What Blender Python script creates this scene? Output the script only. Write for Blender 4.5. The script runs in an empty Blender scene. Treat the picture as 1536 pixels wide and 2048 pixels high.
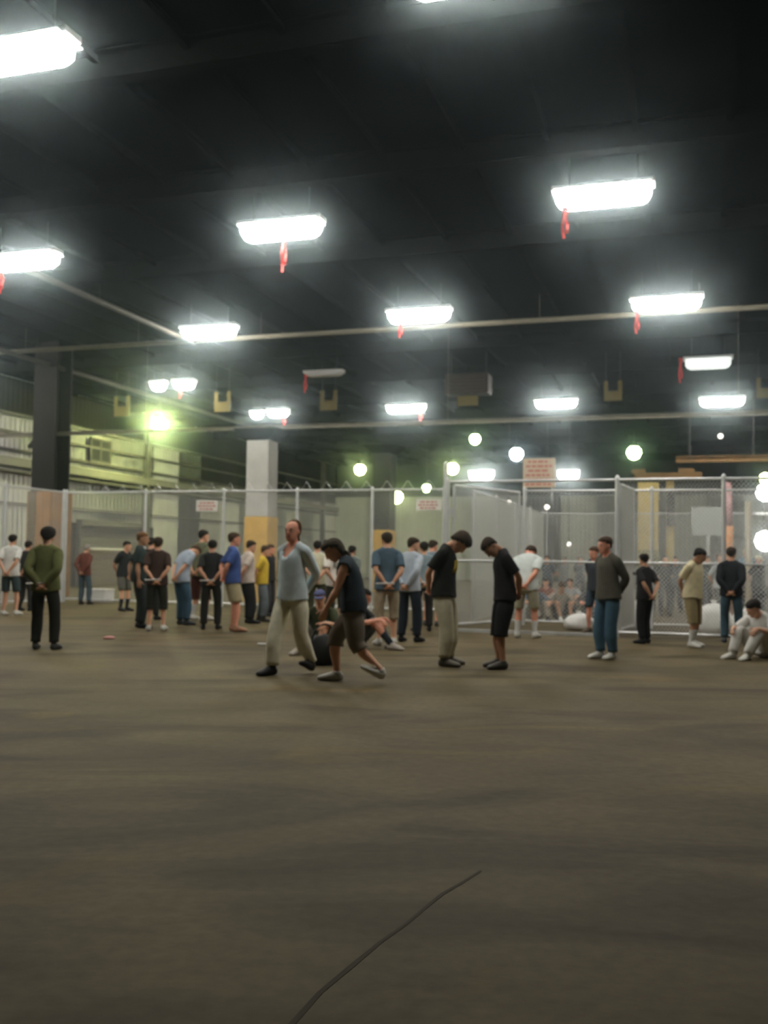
import bpy, bmesh, math, random
import numpy as np
from mathutils import Vector, Matrix, Euler
random.seed(4)
sc = bpy.context.scene
# ------------------------------------------------------------------ camera, world, exposure
FPX, EYE = 1992.0, 1.35                              # focal length in pixels of the 1536x2048 frame; height of the lens
PITCH, ROLL = math.atan((1120 - 1024) / FPX), math.radians(.78)
cd = bpy.data.cameras.new('camera'); cam = bpy.data.objects.new('camera', cd); sc.collection.objects.link(cam); sc.camera = cam
cd.sensor_fit = 'VERTICAL'; cd.sensor_height = 36.0; cd.lens = 36.0 * FPX / 2048; cd.clip_end = 400
cd.dof.use_dof = True; cd.dof.focus_distance = 3.2; cd.dof.aperture_fstop = cd.lens / 1000 / .0105    # the camera focused short
CR = Matrix.Rotation(math.radians(90) + PITCH, 3, 'X') @ Matrix.Rotation(ROLL, 3, 'Z')
cam.matrix_world = Matrix.Translation((0, 0, EYE)) @ CR.to_4x4()
sc.view_settings.view_transform = 'Standard'; sc.view_settings.look = 'None'; sc.view_settings.gamma = 1.0; sc.view_settings.use_curve_mapping = False
sc.view_settings.exposure = 0.0
w = bpy.data.worlds.new('world'); sc.world = w; w.use_nodes = True
w.node_tree.nodes['Background'].inputs[0].default_value = (.5, .6, .6, 1); w.node_tree.nodes['Background'].inputs[1].default_value = .02
# thin haze added throughout the hall to imitate lens bloom around the lamps
BLOOM_HAZE = .0026
vs = w.node_tree.nodes.new('ShaderNodeVolumeScatter'); vs.inputs['Density'].default_value = BLOOM_HAZE; vs.inputs['Anisotropy'].default_value = .979; vs.inputs['Color'].default_value = (.76, .93, 1, 1)
w.node_tree.links.new(vs.outputs['Volume'], w.node_tree.nodes['World Output'].inputs['Volume'])
sc.cycles.use_denoising = True; sc.cycles.max_bounces = 4; sc.cycles.diffuse_bounces = 3; sc.cycles.glossy_bounces = 1; sc.cycles.transmission_bounces = 1; sc.cycles.transparent_max_bounces = 2
sc.cycles.use_light_tree = False; sc.cycles.use_adaptive_sampling = True; sc.cycles.adaptive_threshold = .03

C = sc.collection; UP = Vector((0, 0, 1))
TH = math.radians(17.6)                              # the building's long axis points right of the camera's
U = Vector((math.cos(TH), -math.sin(TH), 0)); V = Vector((math.sin(TH), math.cos(TH), 0))
def bld(u, v, z=0.0): return U * u + V * v + Vector((0, 0, z))     # building coordinates: across, along, up
def ray(px, py):
    d = CR @ Vector(((px - 768) / FPX, (1024 - py) / FPX, -1)); return d / d.y
def ground(px, py, z=0.0):
    d = ray(px, py); t = (z - EYE) / d.z; return Vector((d.x * t, d.y * t, z))
def at_dist(px, py, y):
    d = ray(px, py); return Vector((d.x * y, y, EYE + d.z * y))
def at_height(px, py, z):
    d = ray(px, py); t = (z - EYE) / d.z; return Vector((d.x * t, d.y * t, z))

def tag(o, label=None, cat=None, group=None, kind=None):
    if label: o['label'] = label
    if cat: o['category'] = cat
    if group: o['group'] = group
    if kind: o['kind'] = kind
    return o
def thing(name, label, cat, loc=(0, 0, 0), rz=0.0, group=None, kind=None):
    o = bpy.data.objects.new(name, None); C.objects.link(o); o.empty_display_size = .2
    o.location = loc; o.rotation_euler = (0, 0, rz)
    return tag(o, label, cat, group, kind)

# ------------------------------------------------------------------ materials
_mats = {}
def mat(name, col, rough=.6, metal=0.0, emit=None, estr=0.0, noise=0.0, nscale=6.0, spec=.18):
    if name in _mats: return _mats[name]
    m = bpy.data.materials.new(name); m.use_nodes = True; nt = m.node_tree; b = nt.nodes['Principled BSDF']
    b.inputs['Base Color'].default_value = (*col, 1); b.inputs['Roughness'].default_value = rough; b.inputs['Metallic'].default_value = metal
    b.inputs['Specular IOR Level'].default_value = spec
    if emit: b.inputs['Emission Color'].default_value = (*emit, 1); b.inputs['Emission Strength'].default_value = estr
    if noise:
        tc = nt.nodes.new('ShaderNodeTexCoord'); n = nt.nodes.new('ShaderNodeTexNoise'); r = nt.nodes.new('ShaderNodeValToRGB')
        n.inputs['Scale'].default_value = nscale; n.inputs['Detail'].default_value = 5
        r.color_ramp.elements[0].position = .3; r.color_ramp.elements[1].position = .7
        r.color_ramp.elements[0].color = (*[c * (1 - noise) for c in col], 1); r.color_ramp.elements[1].color = (*[min(1, c * (1 + noise)) for c in col], 1)
        nt.links.new(tc.outputs['Object'], n.inputs['Vector']); nt.links.new(n.outputs['Fac'], r.inputs['Fac']); nt.links.new(r.outputs['Color'], b.inputs['Base Color'])
    _mats[name] = m; return m
def key(c): return '_'.join('%02x' % int(min(1, max(0, x)) * 255) for x in c)
def m_cloth(c, r=.9): return mat('fabric_' + key(c), c, r, noise=.10, nscale=14, spec=.15)
def m_skin(c): return mat('skin_' + key(c), c, .55, noise=.08, nscale=8, spec=.3)
def m_leather(c): return mat('leather_' + key(c), c, .5, noise=.08, nscale=20)
def m_plain(n, c, r=.5): return mat(n, c, r)
# ------------------------------------------------------------------ mesh helpers
def link(name, me, m, parent=None):
    o = bpy.data.objects.new(name, me); C.objects.link(o)
    if m is not None and not me.materials: me.materials.append(m)
    if parent: o.parent = parent
    return o
def quads(bm, pts, faces):
    vs = [bm.verts.new(p) for p in pts]
    for f in faces: bm.faces.new([vs[i] for i in f])
BOXF = ((0, 3, 2, 1), (4, 5, 6, 7), (0, 1, 5, 4), (1, 2, 6, 5), (2, 3, 7, 6), (3, 0, 4, 7))
def box(bm, c, sx, sy, sz, ax=None):
    """box centred at c; ax = (x, y, z) axes"""
    X, Y, Z = ax or (Vector((1, 0, 0)), Vector((0, 1, 0)), Vector((0, 0, 1)))
    c = Vector(c); p = []
    for k in (-1, 1):
        for i, j in ((-1, -1), (1, -1), (1, 1), (-1, 1)): p.append(c + X * (i * sx / 2) + Y * (j * sy / 2) + Z * (k * sz / 2))
    quads(bm, p, BOXF)
def rod(bm, a, b, r, n=8):
    a, b = Vector(a), Vector(b); d = (b - a).normalized()
    u = d.orthogonal().normalized(); v = d.cross(u); p = []
    for q in (a, b):
        for k in range(n):
            t = 2 * math.pi * k / n; p.append(q + u * math.cos(t) * r + v * math.sin(t) * r)
    f = [(k, (k + 1) % n, n + (k + 1) % n, n + k) for k in range(n)]
    quads(bm, p, f + [tuple(range(n))[::-1], tuple(range(n, 2 * n))])
def lathe(bm, prof, c=(0, 0, 0), n=20, cap=True):
    """prof = [(r, z)] bottom to top about the vertical through c"""
    rings = []
    for r, z in prof:
        rings.append([bm.verts.new(Vector(c) + Vector((r * math.cos(2 * math.pi * k / n), r * math.sin(2 * math.pi * k / n), z))) for k in range(n)])
    for a, b in zip(rings, rings[1:]):
        for k in range(n): bm.faces.new((a[k], a[(k + 1) % n], b[(k + 1) % n], b[k]))
    if cap: bm.faces.new(rings[0][::-1]); bm.faces.new(rings[-1])
def build(name, fn, m, parent=None, smooth=False, bevel=0):
    bm = bmesh.new(); fn(bm)
    if bevel: bmesh.ops.bevel(bm, geom=list(bm.edges), offset=bevel, segments=2, affect='EDGES', profile=.6)
    bmesh.ops.recalc_face_normals(bm, faces=bm.faces)
    me = bpy.data.meshes.new(name); bm.to_mesh(me); bm.free()
    if smooth:
        for p in me.polygons: p.use_smooth = True
    return link(name, me, m, parent)
RB = -TH                                              # rotation that turns the x axis into the building's U
AX = (U, V, UP)

# ------------------------------------------------------------------ the hall
WALL_U, RIGHT_U, BACK_V, NEAR_V, TOP = -26.0, 24.0, 70.0, -16.0, 8.4
def concrete_floor():
    m = bpy.data.materials.new('floor_concrete'); m.use_nodes = True; nt = m.node_tree; b = nt.nodes['Principled BSDF']
    N = nt.nodes.new; L = nt.links.new
    tc = N('ShaderNodeTexCoord')
    def noise(scale, detail, dist=0.0, vec=None):
        n = N('ShaderNodeTexNoise'); n.inputs['Scale'].default_value = scale; n.inputs['Detail'].default_value = detail; n.inputs['Distortion'].default_value = dist
        L(vec or tc.outputs['Object'], n.inputs['Vector']); return n.outputs['Fac']
    def ramp(f, p0, c0, p1, c1):
        r = N('ShaderNodeValToRGB'); e = r.color_ramp.elements; e[0].position = p0; e[1].position = p1; e[0].color = (*c0, 1); e[1].color = (*c1, 1); L(f, r.inputs['Fac']); return r.outputs['Color']
    def mix(f, a, c, mode='MIX'):
        x = N('ShaderNodeMix'); x.data_type = 'RGBA'; x.blend_type = mode
        if isinstance(f, float): x.inputs[0].default_value = f
        else: L(f, x.inputs[0])
        for v, i in ((a, 6), (c, 7)):
            if isinstance(v, tuple): x.inputs[i].default_value = (*v, 1)
            else: L(v, x.inputs[i])
        return x.outputs[2]
    mp = N('ShaderNodeMapping'); mp.inputs['Rotation'].default_value = (0, 0, RB + math.pi / 2); mp.inputs['Scale'].default_value = (.35, 1, 1); L(tc.outputs['Object'], mp.inputs['Vector'])
    base = ramp(noise(.5, 8, .6), .30, FLOOR_DK, .72, FLOOR_LT)
    stain = ramp(noise(.9, 6, 1.5, mp.outputs['Vector']), .46, (0, 0, 0), .68, (1, 1, 1))
    c1 = mix(stain, base, FLOOR_STAIN)
    ylw = ramp(noise(1.6, 5, .8, mp.outputs['Vector']), .60, (0, 0, 0), .74, (.55, .55, .55))
    c2 = mix(ylw, c1, FLOOR_YEL)
    fine = ramp(noise(14, 6), .3, (.82, .82, .82), .75, (1.1, 1.1, 1.1))
    c3 = mix(1.0, c2, fine, 'MULTIPLY')
    L(c3, b.inputs['Base Color']); b.inputs['Roughness'].default_value = .75; b.inputs['Specular IOR Level'].default_value = .15
    bp = N('ShaderNodeBump'); bp.inputs['Strength'].default_value = .25; bp.inputs['Distance'].default_value = .01; L(noise(9, 8), bp.inputs['Height']); L(bp.outputs['Normal'], b.inputs['Normal'])
    return m
FLOOR_DK, FLOOR_LT, FLOOR_STAIN, FLOOR_YEL = (.082, .062, .028), (.145, .113, .056), (.056, .042, .019), (.172, .117, .033)
M_floor = concrete_floor()
M_groove = mat('groove', (.050, .041, .028), .9)
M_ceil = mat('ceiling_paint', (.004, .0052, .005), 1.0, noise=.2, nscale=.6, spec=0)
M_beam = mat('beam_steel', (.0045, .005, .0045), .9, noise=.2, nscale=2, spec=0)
M_pipe = mat('conduit', (.13, .12, .09), .6, noise=.15, nscale=3)
M_side = mat('siding_white', (.84, .84, .80), .55, noise=.08, nscale=1.2)
M_side_shade = mat('siding_shade', (.012, .012, .0105), .7, noise=.2, nscale=1.2)  # near black: the darkness of the unlit upper walls, put into the colour
M_girt = mat('girt_steel', (.10, .095, .085), .6, noise=.2, nscale=2)
M_dark = mat('dark_metal', (.03, .03, .03), .5)
M_galv = mat('galvanised', (.62, .64, .64), .38, metal=.35, noise=.08, nscale=5)
M_wire = mat('chain_link_wire', (.66, .68, .66), .42, metal=.2)
M_white = mat('white_paint', (.78, .78, .76), .5)

floor = build('floor', lambda bm: box(bm, bld((WALL_U + RIGHT_U) / 2, (NEAR_V + BACK_V) / 2, -.1), RIGHT_U - WALL_U, BACK_V - NEAR_V, .2, AX), M_floor); tag(floor, kind='structure')
# the long wandering crack in the near slabs
pts = [ground(x, y) for x, y in ((560, 2075), (640, 1985), (700, 1935), (760, 1885), (810, 1850), (855, 1812), (885, 1788), (920, 1768), (962, 1742))]
def crack(bm):
    L, R = [], []
    for i, p in enumerate(pts):
        d = (pts[min(i + 1, len(pts) - 1)] - pts[max(i - 1, 0)]).normalized(); s = Vector((-d.y, d.x, 0))
        wd = .013 * (1 - .6 * i / len(pts)) * (.7 + .6 * random.random())
        L.append(bm.verts.new(p + s * wd + Vector((0, 0, .0012)))); R.append(bm.verts.new(p - s * wd + Vector((0, 0, .0012))))
    for i in range(len(pts) - 1): bm.faces.new((L[i], L[i + 1], R[i + 1], R[i]))
build('crack', crack, M_groove, floor)

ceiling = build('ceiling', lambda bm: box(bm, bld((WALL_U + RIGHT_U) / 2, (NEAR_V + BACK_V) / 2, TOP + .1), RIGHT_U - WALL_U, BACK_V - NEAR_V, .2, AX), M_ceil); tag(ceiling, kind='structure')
def ibeam(bm, a, b, h, wd, t=.03):
    a, b = Vector(a), Vector(b); d = (b - a); L = d.length; d.normalize(); s = Vector((-d.y, d.x, 0)); c = (a + b) / 2
    ax = (d, s, UP)
    box(bm, c + UP * (h - t / 2), L, wd, t, ax); box(bm, c + UP * (t / 2), L, wd, t, ax); box(bm, c + UP * (h / 2), L, t, h - 2 * t, ax)
n = 0
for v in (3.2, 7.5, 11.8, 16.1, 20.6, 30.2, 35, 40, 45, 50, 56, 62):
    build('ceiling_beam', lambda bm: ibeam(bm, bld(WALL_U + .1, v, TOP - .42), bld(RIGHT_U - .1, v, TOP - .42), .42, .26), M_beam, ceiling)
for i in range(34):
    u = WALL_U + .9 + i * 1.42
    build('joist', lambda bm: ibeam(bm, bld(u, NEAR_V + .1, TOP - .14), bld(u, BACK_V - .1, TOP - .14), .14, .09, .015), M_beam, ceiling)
for u, v1 in ((-14.1, 25.8), (-20.4, 47)):
    build('pipe', lambda bm: (rod(bm, bld(u, -5, 7.62), bld(u, v1, 7.62), .075, 10), [rod(bm, bld(u, v, 7.62), bld(u, v, TOP), .006, 6) for v in range(-3, int(v1), 6)]), mat('old_pipe', (.05, .045, .035), .7), ceiling)
# conduit carrying the middle row of lights, low rail over the columns, two more pipes
build('conduit', lambda bm: (rod(bm, bld(WALL_U + .3, 25.9, 7.70), bld(RIGHT_U - .3, 25.9, 7.70), .07, 10), [rod(bm, bld(u, 25.9, 7.7), bld(u, 25.9, TOP), .006, 6) for u in range(-24, 24, 4)]), M_pipe, ceiling)
build('low_rail', lambda bm: (ibeam(bm, bld(WALL_U + .3, 28.1, 5.33), bld(RIGHT_U - .3, 28.1, 5.33), .12, .14, .02), [rod(bm, bld(u, 28.1, 5.4), bld(u, 28.1, TOP), .006, 6) for u in (-23, -17, -7, 1, 9, 17)]), M_pipe, ceiling)

# ------------------------------------------------------------------ left wall: corrugated sheets, girts, ledge, gutter box
wall = thing('wall_left', None, None, bld(WALL_U, NEAR_V), RB + math.pi / 2, kind='structure')       # local x runs along V, local y points away from the hall
def sheet(name, L, z0, z1, m, rib=.30, dep=.014):
    bm = bmesh.new(); n = int(L / rib); xs = []
    for i in range(n):
        x = i * L / n; r = L / n
        xs += [(x, 0), (x + r * .55, 0), (x + r * .65, -dep), (x + r * .90, -dep)]
    xs.append((L, 0))
    a = [bm.verts.new((x, y, z0)) for x, y in xs]; b = [bm.verts.new((x, y, z1)) for x, y in xs]
    for i in range(len(xs) - 1): bm.faces.new((a[i], a[i + 1], b[i + 1], b[i]))
    bmesh.ops.solidify(bm, geom=list(bm.faces), thickness=.012); bmesh.ops.recalc_face_normals(bm, faces=bm.faces)
    me = bpy.data.meshes.new(name); bm.to_mesh(me); bm.free(); me.materials.append(m); return me
PW = 2.4; NP = int((BACK_V - NEAR_V) / PW)
build('backing', lambda bm: box(bm, ((BACK_V - NEAR_V) / 2, .16, TOP / 2), BACK_V - NEAR_V, .1, TOP), M_side_shade, wall)
rows = {'low': sheet('siding_low', PW, 0, 4.62, M_side), 'mid': sheet('siding_mid', PW, 4.70, 5.45, M_side), 'up': sheet('siding_up', PW, 5.55, 7.02, M_side), 'up_shade': sheet('siding_up_shade', PW, 5.3, TOP, M_side_shade), 'top_shade': sheet('siding_top_shade', PW, 7.08, TOP, M_side_shade)}
DOOR = (37.6, 42.6)
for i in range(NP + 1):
    v = NEAR_V + i * PW; lit = v < 47.5  # farther on, the upper sheets carry the darkness as their colour
    for r in ('low', 'mid', 'up', 'top_shade') if lit else ('low', 'mid', 'up_shade'):
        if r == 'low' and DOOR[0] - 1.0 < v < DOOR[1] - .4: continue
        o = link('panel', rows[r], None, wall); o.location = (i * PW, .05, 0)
# short sheets above the shutter
me = sheet('siding_over_door', PW, 2.80, 4.62, M_side)
for i in range(NP + 1):
    v = NEAR_V + i * PW
    if DOOR[0] - 1.0 < v < DOOR[1] - .4: o = link('panel', me, None, wall); o.location = (i * PW, .05, 0)
LV = BACK_V - NEAR_V
for z, h, dp in ((6.92, .10, .14), (6.22, .09, .10), (5.52, .09, .10), (3.40, .07, .08)):
    build('girt', lambda bm: box(bm, (LV / 2, -.02 - dp / 2, z), LV, dp, h), M_girt, wall)
build('ledge', lambda bm: box(bm, (LV / 2, -.15, 4.66), LV, .24, .09), M_girt, wall)
build('gutter_box', lambda bm: box(bm, (LV / 2, -.14, 5.03), LV, .26, .36), mat('gutter_grey', (.20, .195, .165), .6, noise=.1, nscale=2), wall, bevel=.02)
for v in (7, 19, 31, 43, 55, 67):
    build('stanchion', lambda bm: (box(bm, (v - NEAR_V, -.22, TOP / 2), .32, .05, TOP), box(bm, (v - NEAR_V, -.02, TOP / 2), .32, .05, TOP), box(bm, (v - NEAR_V, -.12, TOP / 2), .05, .18, TOP)), M_girt, wall)
# roller shutter with its slats
door = thing('door_1', None, None, bld(WALL_U, DOOR[0]), RB + math.pi / 2, kind='structure')
DW = DOOR[1] - DOOR[0]
M_shut = mat('shutter_grey', (.13, .12, .11), .5, noise=.12, nscale=2); M_shut2 = mat('shutter_rust', (.16, .125, .10), .6, noise=.15, nscale=2)
build('frame', lambda bm: (box(bm, (-.06, -.10, 1.4), .14, .2, 2.8), box(bm, (DW + .06, -.10, 1.4), .14, .2, 2.8), box(bm, (DW / 2, -.14, 2.82), DW + .26, .3, .26)), M_girt, door)
for k in range(11):
    build('slat', lambda bm: box(bm, (DW / 2, -.03, .125 + k * .245), DW, .04, .225), M_shut2 if k < 7 else M_shut, door, bevel=.01)
build('push_bar', lambda bm: (box(bm, (2.0, -.22, 1.68), 2.6, .05, .09), box(bm, (.9, -.13, 1.68), .06, .14, .06), box(bm, (3.1, -.13, 1.68), .06, .14, .06)), M_white, door)
# dark window high in the wall
win = thing('window_1', None, None, bld(WALL_U, 38.2), RB + math.pi / 2, kind='structure')
build('window_frame', lambda bm: (box(bm, (.8, -.10, 6.62), 1.6, .08, .08), box(bm, (.8, -.10, 5.62), 1.6, .08, .08), [box(bm, (x, -.10, 6.12), .07, .08, 1.08) for x in (.03, .8, 1.57)]), M_girt, win)
for x in (.41, 1.19): build('pane', lambda bm: box(bm, (x, -.085, 6.12), .70, .02, .92), mat('dark_glass', (.02, .02, .02), .15), win)

wall_back = build('wall_back', lambda bm: (box(bm, bld((WALL_U + RIGHT_U) / 2, BACK_V + .1, TOP / 2), RIGHT_U - WALL_U, .2, TOP, AX)), M_side_shade); tag(wall_back, kind='structure')
me = sheet('siding_back', PW, 0, 6.0, mat('siding_grey', (.60, .62, .54), .6, noise=.1, nscale=1))
for i in range(int((RIGHT_U - WALL_U) / PW)):
    o = link('panel', me, None, wall_back); o.location = bld(WALL_U + i * PW, BACK_V - .06); o.rotation_euler = (0, 0, RB)
wall_right = build('wall_right', lambda bm: box(bm, bld(RIGHT_U + .1, (NEAR_V + BACK_V) / 2, TOP / 2), .2, BACK_V - NEAR_V, TOP, AX), mat('wall_grey', (.25, .25, .23), .7)); tag(wall_right, kind='structure')
wall_near = build('wall_front', lambda bm: box(bm, bld((WALL_U + RIGHT_U) / 2, NEAR_V - .1, TOP / 2), RIGHT_U - WALL_U, .2, TOP, AX), mat('wall_grey', (.25, .25, .23), .7)); tag(wall_near, kind='structure')
# ------------------------------------------------------------------ columns
M_conc = mat('column_concrete', (.40, .40, .37), .75, noise=.12, nscale=2)
M_steel = mat('column_steel', (.014, .0125, .0125), .85, noise=.2, nscale=2)
M_yel = mat('guard_yellow', (.60, .36, .045), .55, noise=.15, nscale=3)
M_tan = mat('guard_tan', (.27, .125, .016), .6, noise=.2, nscale=2)
p = at_dist(97, 1100, 33.0); t = thing('steel_column', 'dark steel column with tan timber casing behind the man in olive', 'column', (p.x, p.y, 0), RB)
build('shaft', lambda bm: (box(bm, (0, -.40, 5.4), .86, .08, 6.0), box(bm, (0, .40, 5.4), .86, .08, 6.0), box(bm, (-.06, 0, 5.4), .12, .72, 6.0)), M_steel, t)
for x in (-.29, 0, .29): build('casing_board', lambda bm: box(bm, (x, -.50, 1.72), .28, .10, 3.44), M_tan if x > -.1 else mat('board_brown', (.075, .052, .012), .6, noise=.2, nscale=2), t, bevel=.01)
for s in (-1, 1): build('casing_side', lambda bm: box(bm, (s * .47, 0, 1.72), .08, 1.0, 3.44), M_tan, t)
build('casing_back', lambda bm: box(bm, (0, .5, 1.72), .86, .08, 3.44), M_tan, t)
def concrete_column(px, d, wd, label, ylow=2.62, top=TOP, cap=4.98, ms=None):
    p = at_dist(px, 1100, d); t = thing('concrete_column', label, 'column', (p.x, p.y, 0), RB, 'columns with yellow painted bases')
    build('shaft', lambda bm: box(bm, (0, 0, (cap + ylow) / 2), wd, wd, cap - ylow), ms or M_conc, t, bevel=.03)
    build('capital', lambda bm: (lambda a: quads(bm, a, BOXF))([(-wd * .5, -wd * .5, cap), (wd * .5, -wd * .5, cap), (wd * .5, wd * .5, cap), (-wd * .5, wd * .5, cap), (-wd * 1.0, -wd * .8, cap + .34), (wd * 1.0, -wd * .8, cap + .34), (wd * 1.0, wd * .8, cap + .34), (-wd * 1.0, wd * .8, cap + .34)]), M_beam, t)
    build('yellow_base', lambda bm: box(bm, (0, 0, ylow / 2), wd + .05, wd + .05, ylow), M_yel, t, bevel=.03)
    return t
concrete_column(521, 30.8, .74, 'pale grey column with capital and yellow base behind the left pen')
concrete_column(767, 42.7, .80, 'farther yellow based column behind the middle of the crowd', cap=5.9, ms=M_steel)  # shaft coloured near black so it sinks into the unlit background
# portal with pale yellow panel behind the right pen
p = at_dist(1308, 1100, 40.0); t = thing('yellow_gantry', 'pale yellow gantry leg with rusty crossbeam rising behind right pen', 'gantry', (p.x, p.y, 0), RB)
M_py = mat('pale_yellow', (.55, .43, .13), .6, noise=.15, nscale=1); M_gy = mat('green_yellow', (.20, .185, .012), .6, noise=.3, nscale=1)
build('leg', lambda bm: (box(bm, (-.22, 0, 3.25), .8, .5, 2.7), box(bm, (.62, .1, 2.4), .3, .3, 4.8)), M_py, t, bevel=.02)
build('lower_leg', lambda bm: box(bm, (-.22, 0, .95), .84, .54, 1.9), M_gy, t, bevel=.02)
build('cable_box', lambda bm: box(bm, (.66, -.15, 3.6), .34, .25, 1.5), M_dark, t, bevel=.02)
M_rust = mat('rust_beam', (.17, .10, .04), .7, noise=.25, nscale=2)
build('crossbeam', lambda bm: (box(bm, (.55, 0, 4.86), 2.6, .4, .26), box(bm, (-.6, 0, 5.05), .5, .4, .2), box(bm, (1.25, 0, 5.05), .6, .4, .2)), M_rust, t)
a = at_dist(1352, 921, 41.0); b = at_dist(1640, 916, 39.0)
t = thing('rusty_beam', 'long rusty beam under the dark roof above the right pen', 'beam', (a + b) / 2, 0)
dl = (b - a); ln = dl.length; dl.normalize()
build('web', lambda bm: ibeam(bm, -dl * ln / 2 - UP * .1, dl * ln / 2 - UP * .1, .26, .3), M_rust, t)
for f in (-.4, .05, .4): build('hanger', lambda bm: rod(bm, dl * ln * f + UP * .16, dl * ln * f + UP * (TOP - t.location.z), .03), M_dark, t)

# ------------------------------------------------------------------ lights
LIGHT_E, HID_E = 68.0, 16.0
M_lens = mat('lit_diffuser', (.9, .9, .9), .4, emit=(1.0, .97, .88), estr=LIGHT_E)
M_lensoff = mat('unlit_diffuser', (.62, .64, .66), .4)
M_lensdim = mat('half_lit_diffuser', (.8, .8, .8), .4, emit=(.9, 1, .98), estr=.9)
M_red = mat('red_ribbon', (.55, .035, .025), .6)
LIGHTS = 'fluorescent lights hanging from the ceiling'
def shell(bm, L, W, H, z, seg=6):
    """stadium shaped wraparound lens"""
    prof = [(-W / 2, 0)] + [(-W / 2 * math.cos(math.pi * k / seg), -H * math.sin(math.pi * k / seg) ** .6) for k in range(1, seg)] + [(W / 2, 0)]
    rings = []
    for x, s in ((-L / 2, .55), (-L / 2 + .06, .85), (-L / 2 + .16, 1), (L / 2 - .16, 1), (L / 2 - .06, .85), (L / 2, .55)):
        rings.append([bm.verts.new((x, y * s, z + q * s)) for y, q in prof])
    for a, b in zip(rings, rings[1:]):
        for k in range(len(prof)): bm.faces.new((a[k], a[(k + 1) % len(prof)], b[(k + 1) % len(prof)], b[k]))
    bm.faces.new(rings[0]); bm.faces.new(rings[-1][::-1])
def strip_light(px, py, label, L=1.50, Z=7.60, loc=None, lens=None, tilt=0, W=.52, H=.29):
    p = loc if loc is not None else at_height(px, py, Z)
    t = thing('ceiling_light', label, 'light', p, RB, LIGHTS); t.rotation_euler = (0, math.radians(tilt), RB)
    build('housing', lambda bm: (box(bm, (0, 0, .15), L + .12, W * .62, .08), box(bm, (0, 0, .112), L + .02, W + .02, .02)), M_white, t)
    build('diffuser', lambda bm: shell(bm, L, W, H, .10), lens or M_lens, t)
    for s in (-1, 1): build('hanger_rod', lambda bm: rod(bm, (s * L * .36, 0, .18), (s * L * .36, 0, TOP - p.z), .012, 6), M_dark, t)
    return t
def ribbon(px, y0, y1, ref, label, lean=0.0):
    """narrow red ribbon hanging under the light whose centre is ref"""
    d = ref.y; a = at_dist(px, y0 - 6, d); b = at_dist(px + lean, y1, d); L = a.z - b.z
    t = thing('red_ribbon', label, 'ribbon', a, RB, 'red ribbons hanging under the lights')
    def strip(x0, wd, ln, ph):
        def f(bm):
            n = 8; prev = None
            for k in range(n + 1):
                z = -ln * k / n; y = .03 * math.sin(k * 1.3 + ph); x = x0 + .015 * math.sin(k * .9 + ph)
                c = [bm.verts.new((x - wd / 2, y, z)), bm.verts.new((x + wd / 2, y, z)), bm.verts.new((x + wd / 2, y + .006, z)), bm.verts.new((x - wd / 2, y + .006, z))]
                if prev:
                    for q in range(4): bm.faces.new((prev[q], prev[(q + 1) % 4], c[(q + 1) % 4], c[q]))
                prev = c
        return f
    build('tail', strip(-.025, .05, L, 0), M_red, t); build('tail', strip(.03, .045, L * .82, 2), M_red, t)
    build('knot', lambda bm: box(bm, (0, 0, .0), .10, .04, .07), M_red, t, bevel=.012)
    return t
lamps = {}
for k, px, py, lab in (
    ('a', 30, 112, 'big light cut by the left edge, topmost in view on the left'), ('b', 960, -58, 'light over the top edge, mostly out of the picture'),
    ('c', 1206, 392, 'largest lit light, right of centre in the upper half'), ('d', 562, 460, 'lit light with the longest red ribbon under its middle'),
    ('e', 48, 522, 'lit light cut by the left edge below the topmost one'), ('f', 418, 664, 'leftmost light on the long conduit, no ribbon'),
    ('g', 838, 631, 'middle light on the long conduit'), ('h', 1333, 607, 'right light on the long conduit'),
    ('i', 368, 769, 'small lit light with ribbon, right one of a close pair on the left'), ('j', 317, 772, 'small lit light, left one of a close pair on the left'),
    ('k', 556, 826, 'small lit light with ribbon just above the pale grey column'), ('k2', 514, 829, 'small lit light touching another above the pale grey column'),
    ('l', 812, 817, 'small lit light left of the yellow hanging plate under the brown heater'), ('m', 1112, 807, 'small lit light between brown heater and a yellow bay marker'),
    ('n', 1444, 803, 'small lit light at right under the half lit one')):
    L = 1.58 if k not in 'jik2' else (.50 if k in ('j', 'k2') else .76)
    if k in ('k',): L = .88
    lamps[k] = strip_light(px, py, lab, L)
lamps['off'] = strip_light(648, 752, 'unlit light with red ribbon at its left end, centre left', 1.3, lens=M_lensoff, H=.12, tilt=0)
lamps['dim'] = strip_light(1416, 726, 'half lit light with bright red ribbon at its left end', 1.35, lens=M_lensdim, W=.7)
for k, px, y0, y1, ln, lab in (('d', 568, 476, 545, -3, 'longest red ribbon, under the light left of centre'), ('c', 1130, 424, 478, -3, 'red ribbon under the left end of the largest light'), ('e', 3, 538, 588, -2, 'red ribbon at the left picture edge'),
    ('g', 801, 650, 676, -2, 'red ribbon under the middle light of the conduit'), ('h', 1274, 630, 668, -2, 'red ribbon under the right light of the conduit'), ('i', 361, 781, 797, 0, 'short red ribbon under the close pair of lights'),
    ('k', 569, 838, 852, 0, 'tiny red ribbon under the light above the pale column'), ('l', 842, 826, 842, 0, 'tiny red ribbon at the right end of a light near the brown heater'), ('off', 611, 757, 786, -2, 'red ribbon beside the unlit light'), ('dim', 1361, 724, 766, -1, 'bright red ribbon beside the half lit light')):
    if k in ('off', 'dim'):
        a = at_dist(px, y0, lamps[k].location.y)
    ribbon(px, y0, y1, lamps[k].location, lab, ln)
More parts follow.
